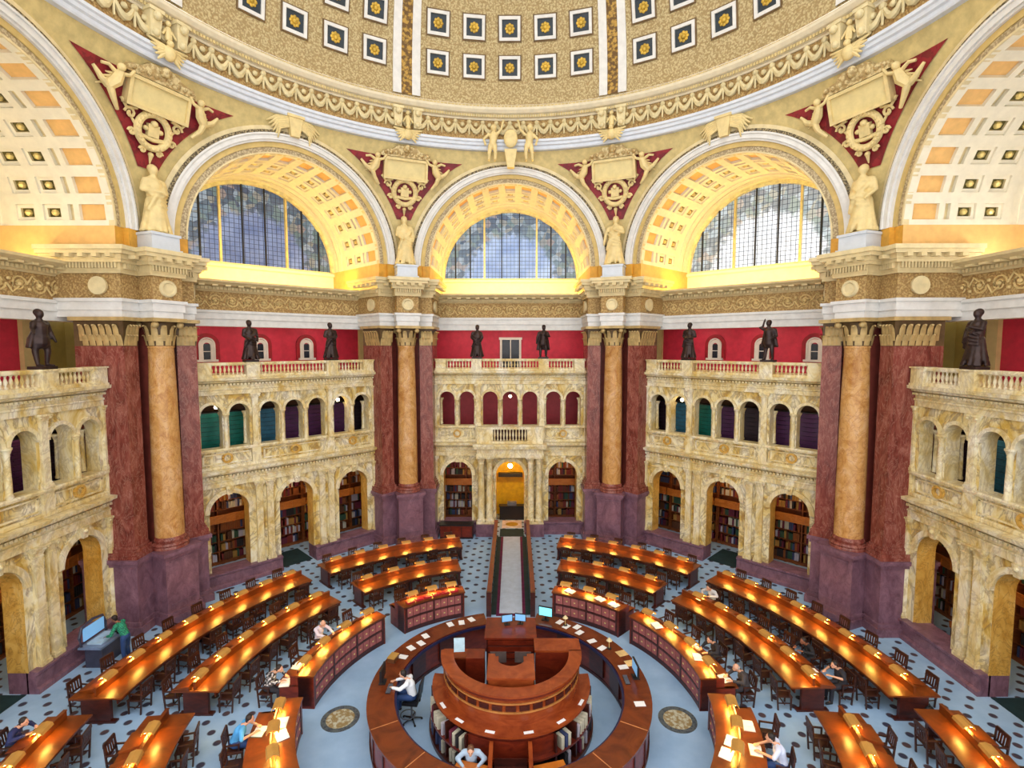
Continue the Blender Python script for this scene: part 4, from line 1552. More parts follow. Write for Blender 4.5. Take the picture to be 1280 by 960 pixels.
def double_table(r0, r1, a0, a1, lamps, name, end='near'):
    rm, am = (r0 + r1) / 2 + .05, (a0 + a1) / 2
    o = thing('reading_table', 'long curved wooden reading table with lit lamp hoods, the ' + name, 'table', pol(rm, am), -R_(am), 'curved reading tables')
    b0, b1 = a0 - am, a1 - am
    ob('tabletop', arcmesh('tabletop', WOODO, rm, [(r0, r1, .73, .78, b0, b1)]), o)
    ob('apron', arcmesh('apron', WOODD, rm, [(r0 + .1, r0 + .14, .6, .73, b0, b1), (r1 - .14, r1 - .1, .69, .73, b0, b1)]), o)
    e = math.degrees(.06 / rm)
    for q in (b0 + e, (b0 + b1) / 2, b1 - e) if b1 - b0 > 20 else (b0 + e, b1 - e):
        ob('pedestal_leg', arcmesh('pedestal_leg', WOODD, rm, [(r0 + .35, r1 - .35, .06, .73, q - e, q + e), (r0 + .2, r1 - .2, 0, .06, q - 1.4 * e, q + 1.4 * e)]), o)
    ob('divider', arcmesh('divider', WOODO, rm, [(rm - .03, rm + .03, .78, 1.0, b0 + .4, b1 - .4), (rm - .05, rm + .05, 1.0, 1.03, b0 + .4, b1 - .4)]), o)
    for la in lamps:
        a = R_(la - am)
        p = (rm * sin(a), rm * cos(a) - rm, 1.06)
        hd = ob('lamp_hood', HOODM, o, (p[0], p[1], 1.12), -a)
        for s in (-1, 1):
            ob('lamp', BULBM, hd, (0, s * .085, .0))
            ob('hood_post', HPOST, hd, (s * .15, 0, 0))
    # sloped reading boards on the outer half
    for la in lamps:
        a = R_(la - am)
        f = MB()
        M = Matrix.Rotation(-a, 4, 'Z')
        f.add([(-.36, .12, .79), (.36, .12, .79), (.36, .62, .79), (-.36, .62, .79), (-.36, .12, .93), (.36, .12, .93), (.36, .62, .82), (-.36, .62, .82)],
              [(0, 3, 2, 1), (4, 5, 6, 7), (0, 1, 5, 4), (1, 2, 6, 5), (2, 3, 7, 6), (3, 0, 4, 7)])
        ob('reading_board', f.mesh('reading_board', WOODO, False), o, (rm * sin(a), rm * cos(a) - rm, 0), -a)
    for k, la in enumerate(lamps):
        for inward, r, w in ((False, r0 - .12, 'inner'), (True, r1 + .12, 'outer')):
            if any(abs(r - q[0]) < .7 and abs(la - q[1]) < 2.6 for q in OCC):
                continue
            polar_chair(r, la, inward, 'dark slatted chair, %s from the %s end, %s side of the %s' % (ORD[k], end, w, name))
    return o


def spread_(a, b, n):
    return [a + (b - a) * i / (n - 1) for i in range(n)]


# people at the double tables: (r, az)
OCC += [(13.22, -98.5), (10.5, 86.5), (10.45, 79.0), (10.3, 55.0)]
double_table(11.55, 13.1, -92, -50, spread_(-89.2, -53, 8), 'outer left table')
double_table(8.8, 10.25, -90.5, -51.5, spread_(-88.4, -55.8, 6), 'middle left table')
double_table(11.55, 13.0, -45.5, -12.3, spread_(-42.6, -14.8, 6), 'outer back left table', 'left')
double_table(8.75, 10.1, -44.5, -14.8, spread_(-41.6, -18.6, 4), 'middle back left table', 'left')
double_table(11.55, 13.0, 12.3, 45.5, spread_(42.6, 14.8, 6), 'outer back right table', 'right')
double_table(8.75, 10.1, 14.8, 44.5, spread_(41.6, 18.6, 4), 'middle back right table', 'right')
double_table(11.55, 13.1, 50, 91, spread_(87.6, 53, 8), 'outer right table')
double_table(8.8, 10.2, 50, 89, spread_(87.2, 55.2, 6), 'middle right table')
double_table(11.9, 13.1, -118, -95.2, (-99.6, -104.4, -109.4), 'outer bottom left table', 'far')
double_table(9.0, 10.3, -120, -96.4, (-102.2, -108.4, -114.4), 'middle bottom left table', 'far')
double_table(8.95, 10.2, 95.4, 120, (100.2, 106.4, 112.4), 'middle bottom right table', 'far')
double_table(11.9, 13.15, 93.6, 118, (98, 102.6, 108), 'outer bottom right table', 'far')
DRAW = MB().box(-.155, .155, -.02, .03, -.17, .17).mesh('drawer', [PINKP], False)
PULL = MB().box(-.035, .035, -.035, -.02, -.02, .02).mesh('drawer_pull', GILT, False)


def case_desk(a0, a1, lamps, name, end='near'):
    """curved case of drawers on the inner side with a lit reading desk behind it"""
    r0, rm = 6.0, 6.0
    am = (a0 + a1) / 2
    b0, b1 = a0 - am, a1 - am
    o = thing('case_desk', 'curved dark red drawer case with lit reading desk, the ' + name, 'desk', pol(rm, am), -R_(am), 'curved drawer case desks')
    e = math.degrees(.05 / rm)
    ob('carcass', arcmesh('carcass', WOODD, rm, [(6.05, 6.5, .08, 1.04, b0, b1), (6.02, 6.55, 0, .1, b0, b1)]), o)
    ob('counter_top', arcmesh('counter_top', WOODO, rm, [(5.97, 6.56, 1.04, 1.09, b0 - .3, b1 + .3)]), o)
    for q in (b0, b1):
        s = 1 if q == b0 else -1
        ob('end_panel', arcmesh('end_panel', WOODR, rm, [(6.0, 6.75, 0, 1.04, q, q + s * .5), (6.75, 7.1, 0, .76, q, q + s * .5)]), o)
    ob('desk_top', arcmesh('desk_top', WOODO, rm, [(6.5, 7.2, .72, .76, b0, b1)]), o)
    ob('lamp_rail', arcmesh('lamp_rail', WOODD, rm, [(6.53, 6.57, 1.09, 1.16, b0 + 1, b1 - 1)]), o)
    nsec = max(2, round((b1 - b0) * R_(1) * 6 / 1.3))
    w = (b1 - b0 - 2) / nsec
    stiles = [b0 + 1 + w * i for i in range(nsec + 1)]
    for q in stiles:
        ob('stile', arcmesh('stile', WOODD, rm, [(6.0, 6.06, .1, 1.04, q - .35, q + .35)]), o)
    ob('rail', arcmesh('rail', WOODD, rm, [(6.01, 6.06, .1, .17, b0, b1), (6.01, 6.06, .53, .6, b0, b1), (6.01, 6.06, .97, 1.04, b0, b1)]), o)
    for i in range(nsec):
        n = 4
        for k in range(n):
            a = R_(stiles[i] + w * (k + .5) / n)
            for z in (.35, .785):
                dr = ob('drawer', DRAW, o, (6.04 * sin(a), 6.04 * cos(a) - rm, z), -a)
                dr.scale = (w * R_(1) * 6 / n / .34, 1, 1)
                ob('drawer_pull', PULL, dr)
    for la in lamps:
        a = R_(la - am)
        p = (6.5 * sin(a), 6.5 * cos(a) - rm, 1.14)
        hd = ob('lamp_hood', HOODM, o, (p[0], p[1], 1.3), -a)
        for s in (-1, 1):
            ob('lamp', BULBM, hd, (0, s * .085, .0))
            ob('hood_post', HPOST, hd, (s * .15, -.05, -.06))
    for k, la in enumerate(lamps):
        if any(abs(7.3 - q[0]) < .5 and abs(la - q[1]) < 4.5 for q in OCC):
            continue
        polar_chair(7.42, la, True, 'dark slatted chair, %s from the %s end behind the %s' % (ORD[k], end, name))
    return o


OCC += [(7.35, -66.0), (7.35, -86.5), (7.35, -104.5), (7.35, 73.8), (7.35, 86.0), (7.35, 109.5)]
case_desk(-88, -51, spread_(-84, -55, 4), 'left drawer desk')
case_desk(-42.6, -17.8, spread_(-37, -22, 3), 'back left drawer desk', 'left')
case_desk(17.8, 45.5, spread_(40, 22, 3), 'back right drawer desk', 'right')
case_desk(50.5, 88.5, spread_(84, 55, 4), 'right drawer desk')
case_desk(-128, -97.6, (-102, -110, -118), 'bottom left drawer desk', 'far')
case_desk(95.5, 128, (100.5, 108, 116), 'bottom right drawer desk', 'far')

# ------------------------------------------------------------------ the round counter
RX, RY = .1, -.1
o = thing('round_counter', 'ring-shaped dark wood service counter around the central desk', 'counter', (RX, RY, 0))
A0, A1 = R_(14), R_(346)
f = MB().ring(3.42, 4.2, 1.04, 1.1, A0, A1, 90)
f.build('counter_top', WOODK, o, ang=30)
MB().ring(3.52, 4.1, .1, 1.04, A0, A1, 90).build('counter_body', WOODR, o, ang=30)
MB().ring(3.5, 4.14, 0, .1, A0, A1, 90).build('plinth', WOODD, o, ang=30)
MB().ring(3.36, 3.46, .98, 1.06, A0, A1, 90).build('inner_lip', plain('lip_dark_blue', C(30, 28, 70), .4), o, ang=30)
f = MB()
for k in range(30):
    a = A0 + (A1 - A0) * k / 29
    M = Matrix.Rotation(-a, 4, 'Z')
    f.box(-.03, .03, 4.09, 4.13, .1, 1.04, 0, M)
f.build('outer_stiles', WOODD, o, smooth=False)
JT = plain('joint_tan', C(190, 120, 70), .4)
for a in (-118, -142, -165, 142, 165, 118):
    M = Matrix.Rotation(-R_(a), 4, 'Z')
    MB().box(-.012, .012, 3.44, 4.18, 1.1, 1.106, 0, M).build('joint_strip', JT, o, smooth=False)
for a in (-40, -62, -80, 35, 58, 76, 96):
    M = Matrix.Rotation(-R_(a), 4, 'Z')
    MB().box(-.34, .34, 3.44, 3.53, .2, .92, 0, M).build('inner_locker', WOODD, o, smooth=False)

# ------------------------------------------------------------------ the tall central desk
KX, KY = .15, -.2
H0, H1 = R_(90), R_(270)
o = thing('central_desk', 'tall tiered half-round mahogany desk inside the ring counter', 'desk', (KX, KY, 0))
MB().ring(1.72, 2.1, 2.14, 2.2, H0, H1, 48).build('top_counter', WOODT, o, ang=30)
MB().ring(1.8, 2.06, 2.06, 2.14, H0, H1, 48).build('top_moulding', WOODR, o, ang=30)
MB().ring(1.8, 1.98, 1.3, 2.06, H0, H1, 48).build('upper_drum', WOODT, o, ang=30)
f = MB()
for k in range(17):
    a = H0 + (H1 - H0) * (k + .5) / 17
    f.box(-.135, .135, 1.97, 2.0, 1.72, 1.86, 0, Matrix.Rotation(-a, 4, 'Z'))
f.build('relief_panels', WOODD, o, smooth=False)
f = MB()
f.ring(1.97, 2.02, 1.66, 1.7, H0, H1, 48)
f.ring(1.97, 2.01, 1.9, 1.94, H0, H1, 48)
f.build('gilt_beads', plain('tan_bead', C(176, 116, 60), .4), o, ang=30)
MB().ring(1.9, 2.36, 1.24, 1.3, R_(84), R_(276), 48).build('middle_shelf', WOODT, o, ang=30)
MB().ring(1.9, 2.24, 1.12, 1.24, R_(86), R_(274), 48).build('shelf_moulding', WOODR, o, ang=30)
MB().ring(1.85, 2.02, .1, 1.12, H0, H1, 48).build('lower_drum', WOODD, o, ang=30)
MB().ring(1.9, 2.42, .58, .64, R_(86), R_(274), 48).build('book_shelf', WOODR, o, ang=30)
MB().ring(1.9, 2.46, .0, .12, R_(86), R_(274), 48).build('base_step', WOODD, o, ang=30)
MB().ring(2.0, 2.3, .64, 1.12, R_(150), R_(210), 20).build('front_panel', WOODR, o, ang=30)
for a in (92, 112, 132, 150, 210, 228, 248, 268):
    MB().box(-.025, .025, 2.0, 2.4, .12, 1.12, 0, Matrix.Rotation(-R_(a), 4, 'Z')).build('upright', WOODD, o, smooth=False)
f = MB()
f.lathe([(.0001, 1.0), (1.8, 1.0), (1.8, 1.1), (.0001, 1.1)], 40, (0, 0), H0, H1)
f.build('raised_floor', WOODD, o, ang=30)
# superintendent's desk inside the half ring
f = MB()
f.box(-.62, .62, -1.5, -1.2, 1.1, 2.28)
f.box(-.62, -.36, -1.2, -.45, 1.1, 2.28)
f.box(.36, .62, -1.2, -.45, 1.1, 2.28)
f.box(-.36, .36, -1.2, -.75, 1.1, 2.12)
P = [(-.66, -1.54), (.66, -1.54), (.66, -.42), (.46, -.42)] + [(.46 * cos(pi * i / 14), -.5 - .5 * sin(pi * i / 14)) for i in range(15)] + [(-.46, -.42), (-.66, -.42)]
N = len(P)
f.add([(x, y, z) for z in (2.28, 2.34) for x, y in P], [tuple(range(N))[::-1], tuple(range(N, 2 * N))] + [(i, (i + 1) % N, N + (i + 1) % N, N + i) for i in range(N)])
f.build('inner_desk', WOODT, o, smooth=False)
f = MB()
f.box(.74, 2.05, -.02, .58, 1.0, 2.14)
f.build('side_cabinet', WOODR, o, smooth=False)
MB().box(.7, 2.1, -.04, .62, 2.14, 2.2).build('side_cabinet_top', WOODT, o, smooth=False)
MB().box(-2.06, -1.0, .1, .5, 0, 1.85).build('left_cabinet', WOODR, o, smooth=False)
MB().box(-1.35, -.8, -.2, .3, 1.1, 2.05).build('left_locker', WOODR, o, smooth=False)
MB().box(-2.1, -.96, .06, .54, 1.85, 1.9).build('left_cabinet_top', WOODT, o, smooth=False)
# stepped block towards the corridor
f = MB()
f.box(-.8, .75, 1.0, 2.1, 0, 1.95)
f.build('rear_block', WOODD, o, smooth=False)
MB().box(-.86, .81, .94, 2.2, 1.95, 2.01).build('rear_block_top', WOODR, o, smooth=False)
f = MB()
for i in range(4):
    f.box(-.75, .7, .96, 1.0, 1.1 + i * .22, 1.26 + i * .22)
f.build('slatted_front', WOODR, o, smooth=False)
for x in (-.42, .37):
    MB().box(x - .26, x + .26, .93, .97, 1.2, 1.55).build('grey_panel', plain('grey_panel', C(112, 96, 92), .5), o, smooth=False)
# gate, stairs and wing desks at the front edge of the picture
f = MB()
for i in range(4):
    f.box(-.42, .42, -2.52 - i * .2, -2.5, 0, .85 - i * .2)
f.build('front_steps', WOODD, o, smooth=False)
for x in (-.5, .5):
    MB().box(x - .05, x + .05, -3.15, -2.3, 0, 1.15).build('gate_panel', WOODT, o, smooth=False)
for s in (-1, 1):
    w = thing('wing_desk', 'low desk of yellowish wood at the foot of the central desk, %s of its steps' % ('left' if s < 0 else 'right'), 'desk', (KX + s * 1.0, -3.04, 0), s * .26, 'wing desks')
    MB().box(-.4, .4, -.2, .2, .8, .86).build('desk_top', wood('wing_top_wood', C(176, 92, 24), C(204, 122, 42), 4, .3), w, smooth=False)
    for q in (-1, 1):
        MB().box(*sorted((q * .4, q * .36)), -.18, .18, .0, .8).build('side_panel', WOODR, w, smooth=False)
    MB().box(-.36, .36, -.18, -.15, .1, .8).build('modesty_panel', WOODR, w, smooth=False)

# ------------------------------------------------------------------ the corridor to the doorway
o = thing('corridor_runner', 'pale grey carpet runner with maroon edges leading to the central doorway', 'carpet', (.1, 10.4, 0))
MB().box(-.49, .49, -4.4, 4.4, .0, .012).build('runner_field', CLOTHF, o, smooth=False)
for s in (-1, 1):
    MB().box(*sorted((s * .49, s * .62)), -4.4, 4.4, 0, .012).build('edge_band', MARO, o, smooth=False)
    MB().box(*sorted((s * .62, s * .86)), -4.5, 4.4, 0, .012).build('dark_margin', TEALD, o, smooth=False)
MB().box(-.62, .62, -4.6, -4.4, 0, .012).build('edge_band', MARO, o, smooth=False)
tag(MB().box(-.72, .72, 14.85, 16.1, .0, .014).build('door_mat', TEALD, None, (.1, 0, 0), 0, False), 'dark teal mat on the threshold of the central doorway', 'mat')
o = thing('threshold_mosaic', 'small white and gold oval mosaic on the floor inside the central doorway', 'mosaic', (.1, 16.95, 0))
MB().box(-.62, .62, -.7, .7, 0, .014).build('white_ground', plain('mosaic_white', C(206, 200, 200), .5), o, smooth=False)
MB().lathe([(.0001, .02), (.36, .02), (.4, .014)], 28).build('gold_oval', plain('mosaic_gold', C(180, 150, 44), .4), o)
MBX = MB().box(-.75, .75, -.2, .2, 0, 1.0)
o = thing('black_barrier', 'black barrier table with small grey box under the orange vault', 'table', (.1, 18.0, 0))
MB().box(-.85, .85, -.25, .25, .86, .92).build('table_top', BLACK, o, smooth=False)
MB().box(-.8, .8, -.2, .2, 0, .86).build('table_front', BLACK, o, smooth=False)
MB().box(-.3, .3, -.15, .15, .92, 1.16).build('grey_box', GREYP, o, smooth=False)
for s, w in ((-1, 'left'), (1, 'right')):
    o = thing('corridor_partition', 'low wooden partition along the %s side of the grey runner' % w, 'partition', (.1 + s * .92, 10.4, 0), 0, 'corridor partitions')
    MB().box(-.05, .05, -4.55, 4.4, 0, .96).build('partition_panel', plain('corridor_teal', C(24, 34, 44), .5), o, smooth=False)
    MB().box(*sorted((s * .05, s * .09)), -4.55, 4.4, 0, .96).build('outer_panel', WOODR, o, smooth=False)
    MB().box(-.09, .11, -4.6, 4.42, .96, 1.02).build('cap_rail', WOODR, o, smooth=False)
    MB().box(-.1, .1, -4.68, -4.55, 0, 1.06).build('end_post', WOODD, o, smooth=False)

# ------------------------------------------------------------------ bookcases and books behind the lower arches
CAM = Vector((.232, -15.1168, 11.3357))


def seen_through(az, t, y, z, tol=0.0):
    """does the line from the gallery to this point of a side room pass one of the lower arches"""
    P = Vector(at(az, t, y, z))
    n = Vector((sin(R_(az)), cos(R_(az)), 0))
    u = Vector((cos(R_(az)), -sin(R_(az)), 0))
    d = P - CAM
    for pl in (AW, AW + .7):
        k = (pl - CAM.dot(n)) / d.dot(n)
        q = CAM + d * k
        a, h = q.dot(u), q.z
        if not any(abs(a - c) < .85 + tol and h < 3.55 + sqrt(max(0, .85 ** 2 - min(.85, abs(a - c)) ** 2)) + tol and (c == 0 or h > .72 - tol) for c in LOT):
            return False
    return True


BW = 2.84
SHZ = [.16, .68, 1.2, 1.72, 2.86, 3.32, 3.78, 4.24]
f = MB()
f.box(-BW / 2, BW / 2, 18.72, 18.76, 0, 4.7)
for x in (-BW / 2, 0, BW / 2):
    f.box(x - .03, x + .03, 18.3, 18.72, 0, 4.7)
f.box(-BW / 2, BW / 2, 18.28, 18.72, 0, .12)
BCAR = f.mesh('carcass', SHELFW, False)
BSH = MB().box(-BW / 2, BW / 2, 18.3, 18.72, -.03, 0).mesh('shelf', SHELFW, False)
f = MB()
f.box(-BW / 2, BW / 2, 17.85, 18.4, 2.3, 2.38)
f.box(-BW / 2, BW / 2, 17.8, 17.86, 2.3, 2.72)
for i in range(6):
    x = -BW / 2 + .25 + i * (BW - .5) / 5
    f.box(x - .03, x + .03, 17.77, 17.8, 2.34, 2.68)
BBAL = f.mesh('balcony_front', BALCW, False)
PALS = [(C(126, 44, 36), 'red'), (C(96, 58, 36), 'brown'), (C(52, 84, 66), 'green'), (C(206, 200, 180), 'white'), (C(60, 70, 110), 'blue'), (C(176, 134, 66), 'tan'), (C(44, 40, 44), 'black'),
        (C(150, 84, 40), 'russet'), (C(188, 182, 196), 'grey'), (C(108, 40, 62), 'wine')]
BKM = [plain('book_cloth_' + n, c, .6, var=.06) for c, n in PALS]
BKME = []
for i, m in enumerate(BKM):
    for h_ in (.33, .4):
        w_ = .05
        f = MB()
        f.add([(-w_, -.11, 0), (w_, -.11, 0), (w_, .13, 0), (-w_, .13, 0), (0, -.135, 0), (-w_, -.11, h_), (w_, -.11, h_), (w_, .13, h_), (-w_, .13, h_), (0, -.135, h_)],
              [(0, 3, 2, 1, 4), (5, 9, 6, 7, 8), (4, 1, 6, 9), (0, 4, 9, 5), (1, 2, 7, 6), (2, 3, 8, 7), (3, 0, 5, 8)])
        BKME.append(f.mesh('book', [m], False))
cand, fill = [], []
rb = random.Random(5)
for az in AZS:
    for bx in (-5.86, -2.93, 0, 2.93, 5.86):
        if az == 0 and bx == 0:
            continue
        vis = any(seen_through(az, bx + dx, 18.3, z, .25) for dx in (-1.4, -.7, 0, .7, 1.4) for z in (.4, 1.5, 3.0, 4.2))
        if not vis or az == -90 and bx < -1 or az == 90 and bx > 1:
            continue
        o = thing('bookcase', 'tall wooden bookcase with balcony band, %s of five behind the %s side arches' % (ORD[(-5.86, -2.93, 0, 2.93, 5.86).index(bx)], WORDS[az]), 'bookcase', at(az, bx, 0), -R_(az), 'alcove bookcases')
        ob('carcass', BCAR, o)
        ob('balcony_front', BBAL, o)
        for z in SHZ:
            ob('shelf', BSH, o, (0, 0, z))
        for z in SHZ:
            x = -BW / 2 + .1
            run = rb.randrange(len(BKME))
            while x < BW / 2 - .1:
                if abs(x) > .1:
                    if rb.random() < .25:
                        run = rb.randrange(len(BKME))
                    k = run if rb.random() < .6 else rb.randrange(len(BKME))
                    if rb.random() > .06:
                        t = bx + x
                        if seen_through(az, t, 18.45, z + .2):
                            cand.append(((Vector(at(az, t, 18.45, z)) - CAM).length, az, t, z, k))
                        elif seen_through(az, t, 18.45, z + .2, .4):
                            fill.append((az, t, z, k))
                x += .106
cand.sort()
for n, (d, az, t, z, k) in enumerate(cand):
    if n < 300:
        o = ob('shelved_book', BKME[k], None, at(az, t, 18.46, z + .004), -R_(az))
        tag(o, 'cloth-bound book standing on a bookcase shelf behind the lower arches of the near side walls', 'book', 'books on the alcove bookcases')
    else:
        fill.append((az, t, z, k))
f = MB()
for az, t, z, k in fill:
    h_ = (.33, .4)[k % 2]
    M = Matrix.Translation(at(az, t, 18.46, z + .004)) @ Matrix.Rotation(-R_(az), 4, 'Z')
    f.box(-.05, .05, -.12, .13, 0, h_, k // 2, M)
tag(f.build('shelf_books', BKM, smooth=False), 'rows of further books filling the bookcases behind the arches', 'books', 'books on the alcove bookcases', 'stuff')

# enamel drawer cabinets in the stack rooms behind the upper arches
CABC = {-45: 'TTBPPPD', 45: 'DBTPDPP', -90: '---DPDP', 90: 'PDBD---'}
ENAM = {'T': (TEALC, 'teal'), 'P': (PURPC, 'purple'), 'B': (BLUEC, 'blue'), 'D': (plain('plum_black_enamel', C(50, 34, 46), .5), 'dark plum')}
CBM = {}
for k, (m, n) in ENAM.items():
    CBM[k] = (MB().box(-.58, .58, 0, .5, 0, 2.75).mesh('cabinet_body', BLACK, False),
              MB().box(-.55, .55, -.04, 0, 0, .2).box(-.2, .2, -.07, -.04, .13, .17).mesh('drawer', m, False))
for az, s in CABC.items():
    for i, ch in enumerate(s):
        if ch == '-':
            continue
        n = Vector((sin(R_(az)), cos(R_(az)), 0))
        u = Vector((cos(R_(az)), -sin(R_(az)), 0))
        P = Vector(at(az, UPT[i], AW + .2, 7.4))
        d = P - CAM
        k = (17.25 - CAM.dot(n)) / d.dot(n)
        q = CAM + d * k
        o = thing('drawer_cabinet', '%s drawer cabinet behind the %s upper arch from the left, %s wall' % (ENAM[ch][1], ORD[i], WORDS[az]), 'cabinet', at(az, q.dot(u), 17.25, 5.31), -R_(az), 'stack room cabinets')
        ob('cabinet_body', CBM[ch][0], o)
        for j in range(12):
            ob('drawer', CBM[ch][1], o, (0, 0, .08 + j * .22))

# ------------------------------------------------------------------ people
SKIN = plain('skin', C(212, 160, 132), .5, var=.04)
SKIN2 = plain('skin_brown', C(136, 88, 66), .5, var=.04)
HAIRD = plain('dark_hair', C(36, 26, 24), .5)
HAIRG = plain('grey_hair', C(170, 164, 160), .5)
HAIRB = plain('brown_hair', C(92, 60, 40), .5)
SHOE = plain('black_shoe_leather', C(28, 24, 24), .4)
JEAN = plain('blue_denim', C(44, 72, 126), .7)
DARKT = plain('charcoal_trousers', C(44, 44, 54), .7)
KHAK = plain('tan_trousers', C(168, 142, 110), .7)


def person(label, x, y, rz, shirt, trouser, hair, pose='sit', lean=.25, reach=(.16, .42, .82), skin=None, long_sleeve=True, bald=False, seat=.47, plaid=False, head_down=.12):
    skin = skin or SKIN
    o = thing('person', label, 'person', (x, y, 0), rz)
    sit = pose == 'sit'
    if sit:
        pel = Vector((0, -.05, seat + .11))
        hips = [Vector((s * .09, -.02, seat + .1)) for s in (-1, 1)]
        knees = [Vector((s * .13, .4, seat + .08)) for s in (-1, 1)]
        ank = [Vector((s * .13, .42, .09)) for s in (-1, 1)]
    else:
        pel = Vector((0, 0, .95))
        hips = [Vector((s * .09, 0, .92)) for s in (-1, 1)]
        knees = [Vector((s * .1, .03, .5)) for s in (-1, 1)]
        ank = [Vector((s * .11, 0, .09)) for s in (-1, 1)]
    dv = Vector((0, sin(lean), cos(lean)))
    waist = pel + dv * .16
    chest = pel + dv * .36
    neck = pel + dv * .52
    hd = neck + Vector((0, .05 + head_down, .17 - head_down * .3))
    sh = [neck + Vector((s * .18, -.01, -.05)) for s in (-1, 1)]
    wr = [Vector((s * reach[0], reach[1], reach[2] + (0 if sit else 0))) for s in (-1, 1)]
    el = []
    for s, a, b in zip((-1, 1), sh, wr):
        m = (a + b) / 2
        L = (b - a).length
        sag = sqrt(max(0.0, .28 ** 2 - (L / 2) ** 2)) if L < .56 else 0
        el.append(m + Vector((s * .85, -.5, -.25 if sit else -.8)).normalized() * max(sag, .02))
    b = MB()
    b.cap(pel, waist, .125, .115)
    b.cap(waist, chest, .115, .14)
    b.cap(chest, neck - dv * .05, .13, .09)
    b.cap(sh[0], sh[1], .065)
    b.cap(neck - dv * .03, hd - Vector((0, .02, .06)), .05, .048)
    b.ball(hd + Vector((0, 0, .01)), .092, 16, 12, sc=(.84, 1.02, 1.2))
    b.cap(hd + Vector((0, .03, -.06)), hd + Vector((0, .055, -.075)), .052, .035)
    b.cap(hd + Vector((0, .09, .0)), hd + Vector((0, .105, -.02)), .014, .016)
    for s in (-1, 1):
        b.ball(hd + Vector((s * .08, 0, -.005)), .026, 8, 6, sc=(.5, .8, 1.2))
        b.cap(hd + Vector((s * .02, .083, .022)), hd + Vector((s * .045, .078, .024)), .01)
    b.cap(hd + Vector((-.02, .083, -.052)), hd + Vector((.02, .083, -.052)), .009)
    for i in (0, 1):
        s = (-1, 1)[i]
        b.cap(hips[i], knees[i], .085, .06)
        b.cap(knees[i], ank[i], .058, .04)
        b.cap(ank[i] - Vector((0, 0, .03)), ank[i] + Vector((s * .02, .15, -.05)), .04, .034)
        b.cap(sh[i], el[i], .052, .042)
        b.cap(el[i], wr[i], .042, .028)
        d = (wr[i] - el[i]).normalized()
        sd = d.cross(Vector((0, 0, 1))).normalized()
        palm = wr[i] + d * .05
        for q in (-.025, -.008, .008, .025):
            b.cap(wr[i] + sd * q * .7, wr[i] + d * .085 + sd * q, .016, .013, 8)
        for j, (q, L) in enumerate(((-.03, .06), (-.01, .075), (.01, .08), (.03, .065))):
            a0 = wr[i] + d * .085 + sd * q
            a1 = a0 + d * L * .55 + sd * q * .2
            b.cap(a0, a1, .0095, .009, 8)
            b.cap(a1, a1 + d * L * .45 - Vector((0, 0, .02)), .009, .008, 8)
        tq = -s
        b.cap(wr[i] + d * .025 + sd * .02 * tq, wr[i] + d * .06 + sd * .058 * tq, .012, .011, 8)
        b.cap(wr[i] + d * .06 + sd * .058 * tq, wr[i] + d * .1 + sd * .06 * tq - Vector((0, 0, .008)), .011, .009, 8)
    ob('body', blob('body', b, .0095, skin, 1), o)
    c = MB()
    c.cap(pel + dv * .04, waist, .145, .135)
    c.cap(waist, chest, .135, .16)
    c.cap(chest, neck - dv * .07, .15, .1)
    c.cap(sh[0], sh[1], .083)
    for i in (0, 1):
        c.cap(sh[i], el[i], .07, .06)
        if long_sleeve:
            c.cap(el[i], el[i].lerp(wr[i], .86), .058, .043)
    ob('shirt', blob('shirt', c, .018, shirt, 2), o)
    c = MB()
    c.cap(pel - dv * .01, waist - dv * .05, .138, .13)
    for i in (0, 1):
        c.cap(hips[i], knees[i], .105, .078)
        c.cap(knees[i], ank[i] + Vector((0, 0, .02)), .076, .062)
    ob('trousers', blob('trousers', c, .018, trouser, 2), o)
    for i in (0, 1):
        s = (-1, 1)[i]
        c = MB()
        c.cap(ank[i] - Vector((0, .02, .04)), ank[i] + Vector((s * .02, .16, -.05)), .048, .038)
        ob('shoe', blob('shoe', c, .012, SHOE, 1), o)
    c = MB()
    if bald:
        for s in (-1, 1):
            c.cap(hd + Vector((s * .065, -.05, -.01)), hd + Vector((s * .05, -.075, .03)), .035)
        c.cap(hd + Vector((-.04, -.085, .0)), hd + Vector((.04, -.085, .0)), .035)
    else:
        c.ball(hd + Vector((0, -.022, .045)), .1, 14, 10, sc=(.9, .98, .98))
        c.cap(hd + Vector((0, -.06, .02)), hd + Vector((0, -.07, -.05)), .065, .05)
    ob('hair', blob('hair', c, .014, hair, 1), o)
    for s in (-1, 1):
        MB().ball(hd + Vector((s * .032, .088, .008)), .009, 8, 6).build('eye', BLACK, o)
    return o


def plaid_mat():
    m, nt, b = nodes('green_plaid_cloth')
    v = _pos(nt, 22.0)
    ck = nt.nodes.new('ShaderNodeTexChecker')
    ck.inputs['Scale'].default_value = 1.0
    ck.inputs['Color1'].default_value = C(40, 150, 110)
    ck.inputs['Color2'].default_value = C(24, 96, 84)
    nt.links.new(v, ck.inputs['Vector'])
    nt.links.new(ck.outputs['Color'], b.inputs['Base Color'])
    b.inputs['Roughness'].default_value = .8
    return m


def cloth(n, r, g, bl):
    return plain(n, C(r, g, bl), .75, var=.05)


def inw(az):
    return pi - R_(az)


def seated(label, r, az, *a, withchair=True, chlabel=None, **k):
    p = pol(r + .2, az)
    rz = inw(az)
    k.setdefault('reach', (.16, .46, .95) if r > 8 else (.16, .5, .87))
    if withchair:
        chair(p.x, p.y, rz, chlabel)
    return person(label, p.x, p.y, rz, *a, **k)


